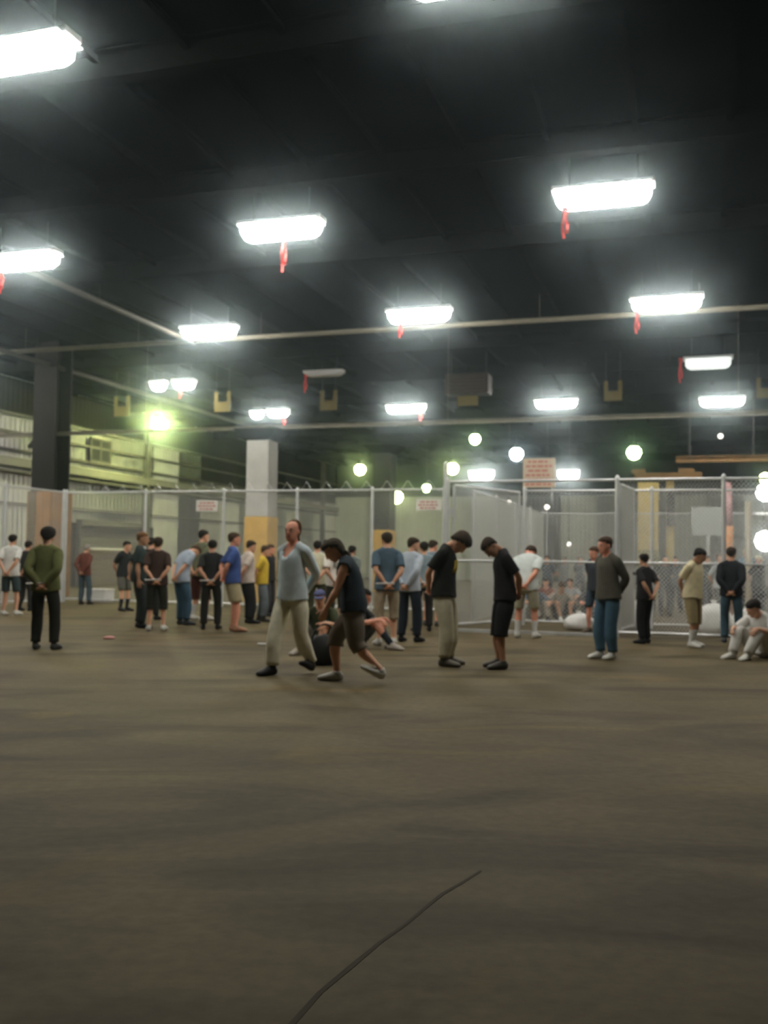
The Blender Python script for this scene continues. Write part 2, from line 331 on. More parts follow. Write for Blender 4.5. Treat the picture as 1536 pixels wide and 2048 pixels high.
# unseen lights added to brighten the left wall; then rows go on outside frame
for u, v, lab in ((-22.5, 23.5, 'added unseen light past the left edge beside the white wall, farther one'), (-21.0, 17.0, 'added unseen light past the left edge beside the white wall, nearest one'), (-23.6, 26.5, 'added unseen light past the left edge close to the white wall'), (-24.2, 27.7, 'added unseen light past the left edge closest to the steel column')): strip_light(0, 0, lab, loc=bld(u, v, 7.6))
for k, st, lab in (('f', -12.5, 'lit light past the left edge on the long conduit'), ('h', 6.1, 'lit light past the right edge on the long conduit'), ('c', 6.1, 'lit light past the right edge in the row of the largest light'), ('e', -6.1, 'lit light past the left edge, next to the one cut by it'), ('n', 6.1, 'small lit light past the right edge beyond the small one at right')):
    strip_light(0, 0, lab, loc=lamps[k].location + U * st)
def high_bay(px, py, col, r_px, label, e=HID_E, Z=7.3, dmax=62.0, name='high_bay_lamp', dist=None, group='far round lamps'):
    p = at_height(px, py, Z)
    if dist or p.y > dmax: p = at_dist(px, py, dist or dmax)
    r = r_px * .86 * p.y / FPX
    t = thing(name, label, 'lamp', p, 0, group)
    m = mat('lamp_glass_' + key(col) + '_%d' % e, (.8, .8, .8), .3, emit=col, estr=e)
    build('globe', lambda bm: lathe(bm, [(r * .25, -r), (r * .7, -r * .75), (r, -r * .1), (r * .92, r * .4), (r * .55, r * .8)]), m, t, smooth=True)
    build('cap', lambda bm: lathe(bm, [(r * .56, r * .78), (r * .5, r * 1.05), (r * .25, r * 1.35), (r * .08, r * 1.45)]), M_dark, t)
    build('hanger_rod', lambda bm: rod(bm, (0, 0, r * 1.4), (0, 0, TOP - p.z), .02, 6), M_dark, t)
    return t
GRN, YEL, WHT = (.70, 1.0, .45), (.90, 1.0, .36), (.92, 1.0, 1.0)
high_bay(320, 850, YEL, 17, 'yellowish round lamp near the left wall', 400)
for px, py, c, r, lab in ((950, 878, GRN, 13, 'greenish round lamp highest of those left of centre right'), (1033, 908, WHT, 16, 'white round lamp left of the beige notice board'), (905, 937, YEL, 14, 'yellow round lamp over the left corner post of the right pen'),
    (720, 939, YEL, 13, 'yellow round lamp above the razor wire, left of the others'), (853, 976, GRN, 10, 'small greenish lamp at the razor wire'), (793, 994, YEL, 15, 'yellow lamp seen through the left pen mesh'), (1268, 905, GRN, 17, 'green tinted round lamp right of the notice board')):
    high_bay(px, py, c, r, lab, 42 if c is YEL else HID_E)
for px, py, lab in ((953, 948, 'far white light, left one of a close pair behind the mesh'), (973, 946, 'far white light, right one of a close pair behind the mesh'), (1137, 946, 'far white light right of the beige notice board')):
    strip_light(0, 0, lab, .8 if px < 1000 else 1.2, loc=at_dist(px, py, 60.0), W=.9, H=.5)
for px, py, r, lab in ((1441, 872, 6, 'dim bulb under the roof at right'), (1018, 1004, 5, 'dim bulb seen through the open gate'), (1094, 1014, 6, 'dim bulb seen below the beige notice board'), (1138, 1088, 5, 'small bright bulb low behind the gate opening')):
    high_bay(px, py, (1, .95, .85), r, lab, 2.5, dist=48, name='dim_bulb', group='dim bulbs')
# light stand at the right edge
p = at_dist(1533, 1100, 30.0); t = thing('work_light_stand', 'tall stand with three glaring lamps at the right picture edge', 'lamp stand', (p.x, p.y, 0))
M_work = mat('work_lamp_glass', (.9, .9, .9), .3, emit=(1, .96, .9), estr=40)
build('pole', lambda bm: (rod(bm, (0, .2, 0), (0, .2, 3.9), .04), [rod(bm, (0, .2, .5), (.6 * math.cos(a), .2 + .6 * math.sin(a), .02), .02) for a in (.3, 2.4, 4.5)]), M_dark, t)
for py, r, col in ((985, .26, None), (957, .17, YEL), (1082, .30, None)):
    z = at_dist(1533, py, 30.0).z; q = at_dist(1530, py, 30).x - p.x
    l = build('lamp_globe', lambda bm: lathe(bm, [(r * .2, z - r), (r * .75, z - r * .7), (r, z), (r * .75, z + r * .7), (r * .2, z + r)], (q, 0, 0)), M_work if not col else mat('work_lamp_yellow', (.9, .9, .6), .3, emit=YEL, estr=20), t, smooth=True)
    build('bracket', lambda bm: rod(bm, (q, 0, z), (0, .2, z), .03), M_dark, l)

# ------------------------------------------------------------------ things hung from the roof
M_bay = mat('bay_yellow', (.10, .075, .005), .55)
for px, py, lab in ((445, 806, 'yellow bay marker left of the pale grey column'), (657, 803, 'yellow bay marker below the unlit light'), (1226, 784, 'yellow bay marker left of the half lit light'), (1532, 778, 'yellow bay marker cut by the right edge'), (244, 815, 'faint yellow bay marker near the dark steel column')):
    p = at_height(px, py, 7.05); s = p.y / FPX
    t = thing('hanging_sign', lab, 'sign', p, RB, 'yellow bay markers hanging from the roof')
    build('plate', lambda bm: box(bm, (0, 0, -8 * s), 36 * s, .04, 20 * s), M_bay, t, bevel=.01)
    for q in (-1, 1): build('strap', lambda bm: box(bm, (q * 14 * s, 0, 12 * s), 8 * s, .03, 22 * s), M_bay, t)
    for q in (-1, 1): build('chain', lambda bm: rod(bm, (q * 14 * s, 0, 22 * s), (q * 14 * s, 0, TOP - p.z), .012, 6), M_dark, t)
p = at_height(937, 770, 7.3); s = p.y / FPX
t = thing('unit_heater', 'brown boxy heater hung from the roof with yellow plate', 'heater', p, RB)
M_brn = mat('heater_brown', (.035, .02, .014), .6, noise=.2, nscale=2)
build('case', lambda bm: box(bm, (0, 0, 0), 88 * s, .7, 40 * s), M_brn, t, bevel=.03)
for k in range(5): build('louvre', lambda bm: box(bm, (0, -.38, (-14 + 7 * k) * s), 74 * s, .05, 3 * s), M_brn, t)
build('name_plate', lambda bm: box(bm, (0, -.1, -33 * s), 42 * s, .05, 20 * s), M_bay, t, bevel=.01)
for q in (-1, 1):
    build('hanger_rod', lambda bm: rod(bm, (q * 36 * s, 0, 18 * s), (q * 36 * s, 0, TOP - p.z), .02, 6), M_dark, t)
    build('plate_link', lambda bm: rod(bm, (q * 15 * s, -.1, -24 * s), (q * 15 * s, -.1, -17 * s), .02, 6), M_dark, t)
# black horn loudspeaker on the left wall
p = bld(WALL_U - .0, 33.9, 5.85)
t = thing('horn_loudspeaker', 'black horn loudspeaker high on the white wall at left', 'loudspeaker', p, RB + math.pi / 2)
build('horn', lambda bm: lathe(bm, [(.08, -.35), (.14, -.15), (.24, .05), (.42, .22)], n=18), M_dark, t, smooth=True).rotation_euler = (math.radians(70), 0, 0)
build('bracket', lambda bm: box(bm, (0, .02, -.1), .1, .5, .1), M_dark, t)
bpy.context.view_layer.update()
for o in t.children: o.location.y -= .45

# ------------------------------------------------------------------ chain link fences
def diamond_mesh(L, H, p=.06, r=.0041):
    """straight wires crossing on both diagonals inside L x H, each a three sided bar"""
    co, fa = [], []
    st = p * math.sqrt(2)
    for sgn in (1, -1):
        c = -H
        while c < L:
            x0, z0, x1, z1 = c, 0.0, c + H, H
            if x0 < 0: z0 -= x0; x0 = 0.0
            if x1 > L: z1 -= x1 - L; x1 = L
            if x1 - x0 > .02:
                y = r * sgn
                if sgn < 0: x0, x1 = L - x0, L - x1
                a, b = Vector((x0, y, z0)), Vector((x1, y, z1)); d = (b - a).normalized(); n = d.cross(Vector((0, 1, 0)))
                i = len(co)
                for q in (a, b):
                    for k in range(3):
                        t = 2 * math.pi * k / 3; co.append(q + n * math.cos(t) * r + Vector((0, math.sin(t) * r, 0)))
                fa += [(i + k, i + (k + 1) % 3, i + 3 + (k + 1) % 3, i + 3 + k) for k in range(3)]
            c += st
    me = bpy.data.meshes.new('chain_link'); me.from_pydata([tuple(v) for v in co], [], fa); me.update(); me.materials.append(M_wire); return me
_links = {}
def chain_link(parent, x0, L, H, z0=.06, p=.06):
    kL, kH = 2.5, round(H, 1)
    if (kH, p) not in _links: _links[kH, p] = diamond_mesh(kL, kH, p)
    o = link('chain_link', _links[kH, p], None, parent); o.location = (x0, 0, z0); o.scale = (L / kL, 1, H / kH); o['kind'] = 'stuff'
    return o
def fence(label, a, b, H, n, mid=True, razor=False, bottom=True, skip=(), posts=None, rp=.034):
    a, b = Vector(a), Vector(b); d = b - a; L = d.length
    t = thing('chain_link_fence', label, 'fence', a, math.atan2(d.y, d.x), 'chain link fences')
    xs = posts or [L * i / n for i in range(n + 1)]
    for x in xs:
        build('post', lambda bm: (rod(bm, (x, 0, 0), (x, 0, H + .03), rp + .006, 10), lathe(bm, [(rp + .01, H + .03), (rp, H + .07), (.008, H + .09)], (x, 0, 0), 10)), M_galv, t, smooth=False)
    build('top_rail', lambda bm: rod(bm, (0, 0, H), (L, 0, H), rp * .8, 8), M_galv, t)
    if mid: build('middle_rail', lambda bm: rod(bm, (0, 0, 1.36), (L, 0, 1.36), rp * .6, 8), M_galv, t)
    if bottom: build('bottom_rail', lambda bm: rod(bm, (0, 0, .09), (L, 0, .09), rp * .8, 8), M_galv, t)
    for i in range(len(xs) - 1):
        if i not in skip: chain_link(t, xs[i], xs[i + 1] - xs[i], H - .09)
    if razor:
        def coil(bm):
            pr = None; N = int(L / .55) * 14; R = .13
            for k in range(N + 1):
                an = 2 * math.pi * k / 14; c = Vector((L * k / N, math.cos(an) * R, H + .10 + math.sin(an) * R))
                ring = [bm.verts.new(c + Vector((0, math.cos(an) * .009, math.sin(an) * .009))), bm.verts.new(c + Vector((.011, 0, 0))), bm.verts.new(c - Vector((0, math.cos(an) * .009, math.sin(an) * .009)))]
                if pr:
                    for q in range(3): bm.faces.new((pr[q], pr[(q + 1) % 3], ring[(q + 1) % 3], ring[q]))
                pr = ring
        build('razor_wire', coil, M_galv, t)
    return t
HL, HR = 3.2, 2.88
fa = bld(-17.7, 25.0)
left_back = fence('long mesh fence of the left pen with razor wire coiled along its top', fa, bld(-6.3, 25.0), HL, 5, mid=False, razor=True, posts=[0, 2.63, 5.1, 7.3, 9.44, 11.4])
fence('mesh fence running toward the left picture edge past the steel column', bld(-17.7, 12.0), fa + V * -.14, HL, 5, mid=False)
P1 = bld(-4.64, 18.7)
fence('far mesh fence joining the left pen to the right pen', bld(-6.25, 25.0) + V * -.1, bld(-4.72, 18.85), HL, 3, mid=False)
front = fence('nearest mesh fence of the right pen, with the gate opening', P1, bld(7.0, 18.7), HR, 5, posts=[0, 3.2, 5.05, 7.4, 9.6, 11.64], skip=(0,), bottom=False)
L1 = 11.64
build('bottom_rail', lambda bm: rod(bm, (3.2, 0, .09), (L1, 0, .09), .027, 8), M_galv, front)
build('threshold_bar', lambda bm: box(bm, (1.6, 0, .03), 3.2, .06, .06), M_galv, front)
def gate(label, a, b, H):
    a, b = Vector(a), Vector(b); d = b - a; L = d.length
    t = thing('pen_gate', label, 'gate', a, math.atan2(d.y, d.x), 'open gates of the right pen')
    build('frame', lambda bm: (rod(bm, (0.06, 0, .1), (.06, 0, H), .03), rod(bm, (L, 0, .1), (L, 0, H), .03), rod(bm, (.06, 0, .12), (L, 0, .12), .03), rod(bm, (.06, 0, H), (L, 0, H), .03), rod(bm, (.06, 0, 1.36), (L, 0, 1.36), .022)), M_galv, t)
    chain_link(t, .06, L - .06, H - .14, .12, .042)
    for z in (.5, 2.3): build('hinge', lambda bm: rod(bm, (.0, 0, z - .08), (.0, 0, z + .08), .045, 10), M_galv, t)
    build('latch', lambda bm: box(bm, (L - .02, -.04, 1.15), .12, .06, .06), M_dark, t)
    return t
gate('mesh gate leaf swung into the pen beside the bowed man', P1 + (bld(-3.65, 21.0) - P1).normalized() * .14, bld(-3.65, 21.0), HR - .06)
h2 = bld(-1.44, 18.7)
gate('mesh gate leaf seen almost edge on right of the man in jeans', h2 + V * .16 + U * .02, at_dist(1266, 1250, 19.85) * 1 - Vector((0, 0, at_dist(1266, 1250, 19.85).z)), HR - .06)
inner = fence('inner mesh fence of the right pen under the notice board', bld(-3.6, 21.35), bld(7.0, 21.9), HR, 4, rp=.03)
fence('rear mesh fence of the right pen behind the sitting people', bld(-4.6, 31.5), bld(7.5, 31.5), HR, 5, rp=.03, bottom=False)
fence('side mesh fence at the back of the right pen', bld(-4.7, 21.3), bld(-4.7, 31.4), HR, 4, rp=.03, bottom=False)
# signs on the fences: white plates with rows of red print, too blurred to read
M_sign = mat('sign_white', (.74, .73, .68), .5); M_print = mat('sign_red', (.50, .20, .16), .5); M_beige = mat('sign_beige', (.56, .46, .34), .6)
def plate(name, label, a, d, wd, hd, lines, group, m=M_sign, z=None, post=0.0):
    c = at_dist(a[0], a[1], d); t = thing(name, label, 'sign', c, RB, group)
    build('board', lambda bm: box(bm, (0, 0, 0), wd, .02, hd), m, t, bevel=.004)
    for k in range(lines):
        zz = hd * (.5 - (k + .75) / (lines + .5)); ww = wd * (.82 if k % 2 else .68); o = None
        n = 7
        def words(bm):
            x = -ww / 2; r = random.Random(k + int(a[0]))
            while x < ww / 2 - .04:
                l = min(r.uniform(.06, .14) * wd / .7, ww / 2 - x); box(bm, (x + l / 2, -.012, zz), l, .006, hd / (lines + .5) * .52); x += l + .025
        build('print_line', words, M_print, t)
    if post:
        for q in (-1, 1): build('post', lambda bm: rod(bm, (q * wd * .4, .03, hd / 2), (q * wd * .4, .03, -post), .018, 6), M_galv, t)
    else:
        for q in (-1, 1): build('tie', lambda bm: box(bm, (q * wd * .42, .015, hd * .3), .03, .05, .03), M_galv, t)
    return t
def fence_d(px, v): tx = (px - 768) / FPX; return v / (U.y * 0 + V.x * tx + V.y)
plate('warning_sign', 'small white sign with red print on the left pen mesh, left of the column', (414, 1012), fence_d(414, 25.0) - .06, .66, .30, 3, 'white signs on the left pen mesh')
plate('warning_sign', 'small white sign with red print on the mesh beside the right pen corner', (857, 1010), fence_d(857, 25.0) - .06, .66, .28, 3, 'white signs on the left pen mesh')
plate('notice_board', 'big beige notice board with red print standing above the mesh', (1078, 946), fence_d(1078, 21.6) + .0, .70, .64, 6, None, M_beige, post=.62)
plate('blank_board', 'blank whitish board hung inside the right pen', (1416, 1043), fence_d(1416, 21.75) - .08, .66, .60, 0, None, mat('board_pale', (.62, .66, .64), .5))
# posts inside the right pen
p = at_dist(1456, 1100, 26.0)
t = thing('wrapped_post', 'post wrapped in orange and pink film inside the right pen', 'post', (p.x, p.y, 0))
build('lower_wrap', lambda bm: lathe(bm, [(.14, 0), (.15, .9), (.13, 1.6), (.14, 2.35)], n=12), mat('orange_film', (.75, .36, .16), .5, noise=.2, nscale=4), t, smooth=True)
build('upper_wrap', lambda bm: lathe(bm, [(.13, 2.35), (.12, 2.8), (.09, 3.5)], n=12), mat('pink_film', (.60, .33, .34), .5, noise=.2, nscale=4), t, smooth=True)
p = at_dist(1497, 1100, 27.5)
t = thing('pale_post', 'thin pale post between the wrapped post and the glaring lamps', 'post', (p.x, p.y, 0))
build('shaft', lambda bm: rod(bm, (0, 0, 0), (0, 0, 3.1), .09, 10), mat('pale_wood', (.55, .50, .38), .6), t); build('foot_plate', lambda bm: box(bm, (0, 0, .02), .34, .34, .04), M_dark, t)

# ------------------------------------------------------------------ bags, crate, litter
M_bag = mat('plastic_bag_white', (.80, .80, .78), .45, noise=.04, nscale=6)
def blob(name, m, parent, sx, sy, sz, seed, sub=3, neck=True):
    from mathutils import noise
    bm = bmesh.new(); bmesh.ops.create_icosphere(bm, subdivisions=sub, radius=1.0)
    o = Vector((seed * 3.7, seed * 1.9, 0))
    for v in bm.verts:
        c = v.co.copy(); k = 1 + .22 * noise.noise(c * 1.5 + o) + .10 * noise.noise(c * 4 + o)
        z = c.z
        if z < -.45: z = -.45 + (z + .45) * .25
        v.co = Vector((c.x * sx * k, c.y * sy * k, (z + .5875) / 1.5875 * sz * (1 + .12 * noise.noise(c * 2 - o))))
    zm = min(v.co.z for v in bm.verts)
    for v in bm.verts: v.co.z -= zm
    me = bpy.data.meshes.new(name); bm.to_mesh(me); bm.free()
    for p in me.polygons: p.use_smooth = True
    return link(name, me, m, parent)
for i, (px, py, wd, h, lab) in enumerate(((1158, 1260, .62, .34, 'white plastic bag on the pen floor left of the man in jeans'), (1204, 1257, .44, .30, 'white plastic bag half hidden behind the man in jeans'), (1262, 1259, .52, .60, 'tall white plastic bag beside the dark clothed person'),
        (1428, 1269, .70, .60, 'big white plastic bag between the cream shirt and the black jacket'), (1504, 1272, .66, .55, 'white plastic bag behind the person sitting at the right edge'), (1472, 1259, .46, .3, 'low white plastic bag right of the black jacketed person'))):
    p = ground(px, py); t = thing('plastic_bag', lab, 'bag', p, i * 1.1, 'white plastic bags in the right pen')
    blob('sack', M_bag, t, wd / 2, wd * .42, h, i + 1)
    build('knot', lambda bm: lathe(bm, [(.03, h * .80), (.018, h * .9), (.035, h * .98), (.06, h * 1.1)], n=9), M_bag, t, smooth=True)
p = ground(646, 1330)
t = thing('black_bag', 'slumped black bag on the floor by the seated person in cap', 'bag', p, .3)
M_blk = mat('black_nylon', (.018, .018, .018), .6)
blob('sack', M_blk, t, .21, .16, .40, 9)
build('strap', lambda bm: [rod(bm, (.16 * math.cos(a), -.05, .30 + .22 * math.sin(a)), (.16 * math.cos(a + .32), -.05, .30 + .22 * math.sin(a + .32)), .012, 6) for a in [k * .31 for k in range(10)]], M_blk, t)
p = at_dist(198, 1190, 29.6); t = thing('white_crate', 'white plastic crate behind the mesh right of the maroon shirt', 'crate', (p.x, p.y, 0), RB)
build('tray', lambda bm: (box(bm, (0, 0, .03), .7, .5, .05), [box(bm, (s * .34, 0, .18), .03, .5, .3) for s in (-1, 1)], [box(bm, (0, s * .24, .18), .7, .03, .3) for s in (-1, 1)]), M_white, t)
build('lid', lambda bm: box(bm, (0, 0, .36), .74, .54, .05), M_white, t, bevel=.01)
p = ground(218, 1278); t = thing('crumpled_wrapper', 'crumpled pink wrapper lying on the floor at left', 'litter', p, .4)
blob('wrapper', mat('pink_paper', (.62, .30, .28), .6), t, .10, .06, .05, 12, 2)
p = ground(533, 1291); t = thing('paper_roll', 'thin white paper roll on the floor left of the walking man in pale blue', 'paper', p, -.35)
build('roll', lambda bm: (lathe(bm, [(.016, -.15), (.018, -.05), (.017, .15)], n=10)), M_white, t, smooth=True)
t.children[0].rotation_euler = (0, math.radians(90), 0); t.children[0].location = (0, 0, .019)
# ------------------------------------------------------------------ people: one base body, posed per person


def loft_rings(rings, n=14):
    """closed tube through rings (centre, axis_u*ru, axis_v*rv), rounded ends -> verts, faces"""
    vs, fs = [], []
    for c, u, v in rings:
        for k in range(n):
            a = 2 * math.pi * k / n
            vs.append(Vector(c) + Vector(u) * math.cos(a) + Vector(v) * math.sin(a))
    m = len(rings)
    for i in range(m - 1):
        for k in range(n):
            a, b = i * n + k, i * n + (k + 1) % n
            fs.append((a, b, b + n, a + n))
    fs.append(tuple(range(n))[::-1])
    fs.append(tuple((m - 1) * n + k for k in range(n)))
    return vs, fs

def limb(p0, p1, prof, side=(1, 0, 0), n=14):
    """tapered limb from p0 to p1; prof = [(t, ru, rv, bend)]; rounded end rings are added"""
    p0, p1 = Vector(p0), Vector(p1)
    d = (p1 - p0).normalized()
    u = Vector(side); u = (u - d * u.dot(d)).normalized()
    v = d.cross(u)
    rings = []
    L = (p1 - p0).length
    t0, ru, rv, b = prof[0]
    c = p0 + d * (t0 * L) + v * b
    rings.append((c - d * min(ru, rv) * .8, u * ru * .35, v * rv * .35))
    rings.append((c - d * min(ru, rv) * .5, u * ru * .8, v * rv * .8))
    for t, ru, rv, b in prof:
        rings.append((p0 + d * (t * L) + v * b, u * ru, v * rv))
    c = p0 + d * (t * L) + v * b
    rings.append((c + d * min(ru, rv) * .5, u * ru * .8, v * rv * .8))
    rings.append((c + d * min(ru, rv) * .8, u * ru * .35, v * rv * .35))
    return loft_rings(rings, n)

def stack(secs, n=20):
    return loft_rings([((0, cy, z), (rx, 0, 0), (0, ry, 0)) for z, cy, rx, ry in secs], n)

def ball(c, r, n=12):
    rings = []
    for i in range(1, 8):
        a = math.pi * i / 8
        rings.append((Vector(c) + Vector((0, 0, -math.cos(a) * r[2])), (math.sin(a) * r[0], 0, 0), (0, math.sin(a) * r[1], 0)))
    return loft_rings(rings, n)

SH, EL, WR = {}, {}, {}
HP, KN, AN = {}, {}, {}
A40 = math.radians(40)
for s in (1, -1):
    SH[s] = Vector((s * .172, .012, 1.412))
    ad = Vector((s * math.sin(A40), 0, -math.cos(A40)))
    EL[s] = SH[s] + ad * .295
    WR[s] = EL[s] + ad * .25 + Vector((0, -.012, 0))
    HP[s] = Vector((s * .092, .005, .915)); KN[s] = Vector((s * .10, -.005, .495)); AN[s] = Vector((s * .105, .022, .085))

BONES = ['pelvis', 'spine', 'chest', 'neck', 'head']
for s in 'LR':
    BONES += [b + s for b in ('uarm', 'farm', 'hand', 'thigh', 'shin', 'foot')]
BI = {b: i for i, b in enumerate(BONES)}
SN = {1: 'L', -1: 'R'}

def base_body():
    parts = []                                     # (verts, faces, bone or None)
    torso = [(.80, .012, .10, .07), (.83, .012, .135, .09), (.89, .014, .167, .112), (.95, .016, .168, .114), (1.02, .006, .156, .102), (1.09, 0, .144, .094), (1.17, -.002, .15, .1),
             (1.25, -.004, .163, .112), (1.33, 0, .17, .112), (1.39, .006, .16, .096), (1.44, .014, .12, .074), (1.475, .018, .075, .06)]
    parts.append((*stack(torso), None))
    parts.append((*limb((0, .026, 1.43), (0, .0, 1.57), [(0, .066, .062, 0), (.4, .056, .056, 0), (1, .054, .055, 0)]), 'neck'))
    head = [(1.522, -.078, .022, .02), (1.532, -.07, .036, .036), (1.55, -.054, .05, .057), (1.575, -.036, .06, .08), (1.605, -.02, .067, .093), (1.64, -.012, .0725, .099), (1.675, -.006, .076, .102),
            (1.705, -.001, .073, .097), (1.728, .003, .06, .08), (1.743, .004, .042, .055), (1.75, .004, .02, .026)]
    parts.append((*stack(head, 24), 'head'))
    parts.append((*limb((0, -.108, 1.662), (0, -.128, 1.613), [(0, .009, .008, 0), (.6, .012, .011, 0), (1, .016, .012, 0)]), 'head'))
    parts.append((*ball((0, -.104, 1.581), (.023, .011, .010)), 'head'))
    parts.append((*ball((0, -.092, 1.535), (.022, .016, .014)), 'head'))
    for s in (1, -1):
        parts.append((*limb((s * .048, -.091, 1.665), (s * .012, -.106, 1.664), [(0, .008, .007, 0), (1, .008, .007, 0)], (0, 1, 0)), 'head'))
        parts.append((*ball((s * .076, .006, 1.63), (.009, .021, .033)), 'head'))
        L = SN[s]
        # shoulder, arm
        parts.append((*limb((s * .05, .022, 1.475), (s * .155, .014, 1.425), [(0, .05, .04, 0), (.5, .05, .034, 0), (1, .048, .034, 0)], (0, 1, 0)), 'chest'))
        parts.append((*limb(SH[s], EL[s], [(0, .047, .056, 0), (.2, .05, .057, 0), (.5, .047, .05, 0), (.8, .04, .043, 0), (1, .037, .04, 0)], (0, 1, 0)), 'uarm' + L))
        parts.append((*limb(EL[s], WR[s], [(0, .038, .039, 0), (.25, .043, .041, 0), (.55, .037, .034, 0), (.85, .028, .023, 0), (1, .027, .02, 0)], (0, 1, 0)), 'farm' + L))
        # hand: d along arm, w towards the thumb (front), n = palm normal (towards the body)
        d = (WR[s] - EL[s]).normalized(); w = Vector((0, -1, 0)); w = (w - d * w.dot(d)).normalized(); nrm = d.cross(w) * s
        if nrm.dot(Vector((-s, 0, -.3))) < 0: nrm = -nrm
        P = WR[s]
        rings = [(P - d * .012, w * .02, nrm * .014), (P + d * .004, w * .027, nrm * .017), (P + d * .03, w * .036, nrm * .018), (P + d * .06, w * .041, nrm * .017), (P + d * .085, w * .041, nrm * .014), (P + d * .094, w * .034, nrm * .009)]
        parts.append((*loft_rings(rings, 14), 'hand' + L))
        for k, (off, ln) in enumerate(((.0315, .074), (.0105, .083), (-.0105, .077), (-.0315, .06))):
            q = P + d * (.083 - abs(k - 1.2) * .004) + w * off; dd = d.copy() + w * off * 1.2; dd.normalize()
            for j, (fr, r0, r1) in enumerate(((.46, .0098, .0088), (.3, .0088, .0082), (.24, .0082, .0072))):
                dd = (dd + nrm * (.16, .42, .42)[j]).normalized()
                e = q + dd * ln * fr
                parts.append((*limb(q, e, [(0, r0, r0, 0), (1, r1, r1, 0)], w, 10), 'hand' + L)); q = e
        q = P + d * .022 + w * .026; dd = (d * .62 + w * .72 + nrm * .30).normalized()
        for ln, r0, r1 in ((.042, .0145, .0115), (.032, .0115, .0098), (.026, .0098, .0082)):
            e = q + dd * ln
            parts.append((*limb(q, e, [(0, r0, r0, 0), (1, r1, r1, 0)], d, 10), 'hand' + L)); q = e; dd = (dd + d * .35 + nrm * .1).normalized()
        # leg, foot
        parts.append((*limb((s * .088, .012, .90), KN[s], [(0, .072, .090, 0), (.25, .082, .088, 0), (.55, .07, .075, 0), (.85, .056, .06, 0), (1, .053, .057, 0)], (1, 0, 0)), 'thigh' + L))
        parts.append((*limb(KN[s], AN[s], [(0, .052, .056, 0), (.15, .05, .055, .008), (.35, .054, .058, .016), (.55, .046, .05, .012), (.8, .035, .038, .003), (1, .034, .038, 0)], (1, 0, 0)), 'shin' + L))
        c = s * .105
        rings = [((c, .082, .045), (.012, 0, 0), (0, 0, .02)), ((c, .07, .043), (.028, 0, 0), (0, 0, .036)), ((c, .04, .047), (.035, 0, 0), (0, 0, .044)), ((c, -.01, .05), (.036, 0, 0), (0, 0, .048)),
                 ((c + s * .004, -.06, .04), (.04, 0, 0), (0, 0, .037)), ((c + s * .006, -.11, .031), (.046, 0, 0), (0, 0, .028)), ((c + s * .004, -.155, .024), (.043, 0, 0), (0, 0, .02)), ((c, -.178, .02), (.03, 0, 0), (0, 0, .013))]
        parts.append((*loft_rings(rings, 14), 'foot' + L))
    V, F, src = [], [], []
    for vs, fs, b in parts:
        o = len(V); V += vs; F += [tuple(i + o for i in f) for f in fs]
        src += [b] * len(vs)
    me = bpy.data.meshes.new('tmp_body'); me.from_pydata([tuple(v) for v in V], [], F)
    ob = bpy.data.objects.new('tmp_body', me); bpy.context.scene.collection.objects.link(ob)
    rm = ob.modifiers.new('r', 'REMESH'); rm.mode = 'VOXEL'; rm.voxel_size = .0058; rm.adaptivity = 0
    sm = ob.modifiers.new('s', 'SMOOTH'); sm.factor = .5; sm.iterations = 4
    dc = ob.modifiers.new('d', 'DECIMATE'); dc.ratio = .062
    dg = bpy.context.evaluated_depsgraph_get()
    out = bpy.data.meshes.new_from_object(ob.evaluated_get(dg))
    bpy.data.objects.remove(ob); bpy.data.meshes.remove(me)
    # source bone of every vertex
    from mathutils.kdtree import KDTree
    pts = []
    for vs, fs, b in parts:                        # sample faces as well as corners
        for f in fs:
            if len(f) == 4:
                a, b_, c, e = (vs[i] for i in f)
                for q in ((a + b_ + c + e) / 4, a, (a + b_) / 2, (a + e) / 2): pts.append((q, b))
    kd = KDTree(len(pts))
    for i, (p, b) in enumerate(pts): kd.insert(p, i)
    kd.balance()
    bm = bmesh.new(); bm.from_mesh(out); bpy.data.meshes.remove(out)
    bmesh.ops.triangulate(bm, faces=bm.faces)
    cutz = lambda co, no, sel: bmesh.ops.bisect_plane(bm, geom=[g for g in list(bm.verts) + list(bm.edges) + list(bm.faces) if sel(g)], plane_co=co, plane_no=no, dist=1e-4)
    def where(fn):
        def sel(g):
            if isinstance(g, bmesh.types.BMVert): return fn(g.co)
            return all(fn(v.co) for v in g.verts)
        return sel
    legs = where(lambda c: abs(c.x) < .26 and c.z < 1.25)
    for z in (.105, .30, .40, .52, .86, 1.0): cutz((0, 0, z), (0, 0, 1), legs)
    for s in (1, -1):
        d = (WR[s] - SH[s]).normalized()
        arm = where(lambda c, s=s: c.x * s > .2)
        for t in (.23, .545): cutz(SH[s] + d * t, d, arm)
        cutz((s * .2, 0, 1.3), (1, 0, 0), where(lambda c, s=s: .12 < c.x * s < .28 and c.z > 1.22))
    cutz((0, -.05, 1.452), (0, -.42, 1), where(lambda c: abs(c.x) < .06 and 1.36 < c.z < 1.53))
    for s in (1, -1):
        cutz((s * .052, -.05, 1.452), (-1.3 * s, -.42, 1), where(lambda c, s=s: .045 < c.x * s < .12 and 1.36 < c.z < 1.56))
    for s in (1, -1):
        cutz((0, -.12, 1.33), Vector((1, 0, -.42 * s)).normalized(), where(lambda c: c.y < .0 and abs(c.x) < .11 and 1.30 < c.z < 1.47))
    bmesh.ops.triangulate(bm, faces=bm.faces)
    bm.normal_update()
    me = bpy.data.meshes.new('base_body'); bm.to_mesh(me); bm.free()
    n = len(me.vertices)
    co = np.empty(n * 3); me.vertices.foreach_get('co', co); co = co.reshape(-1, 3)
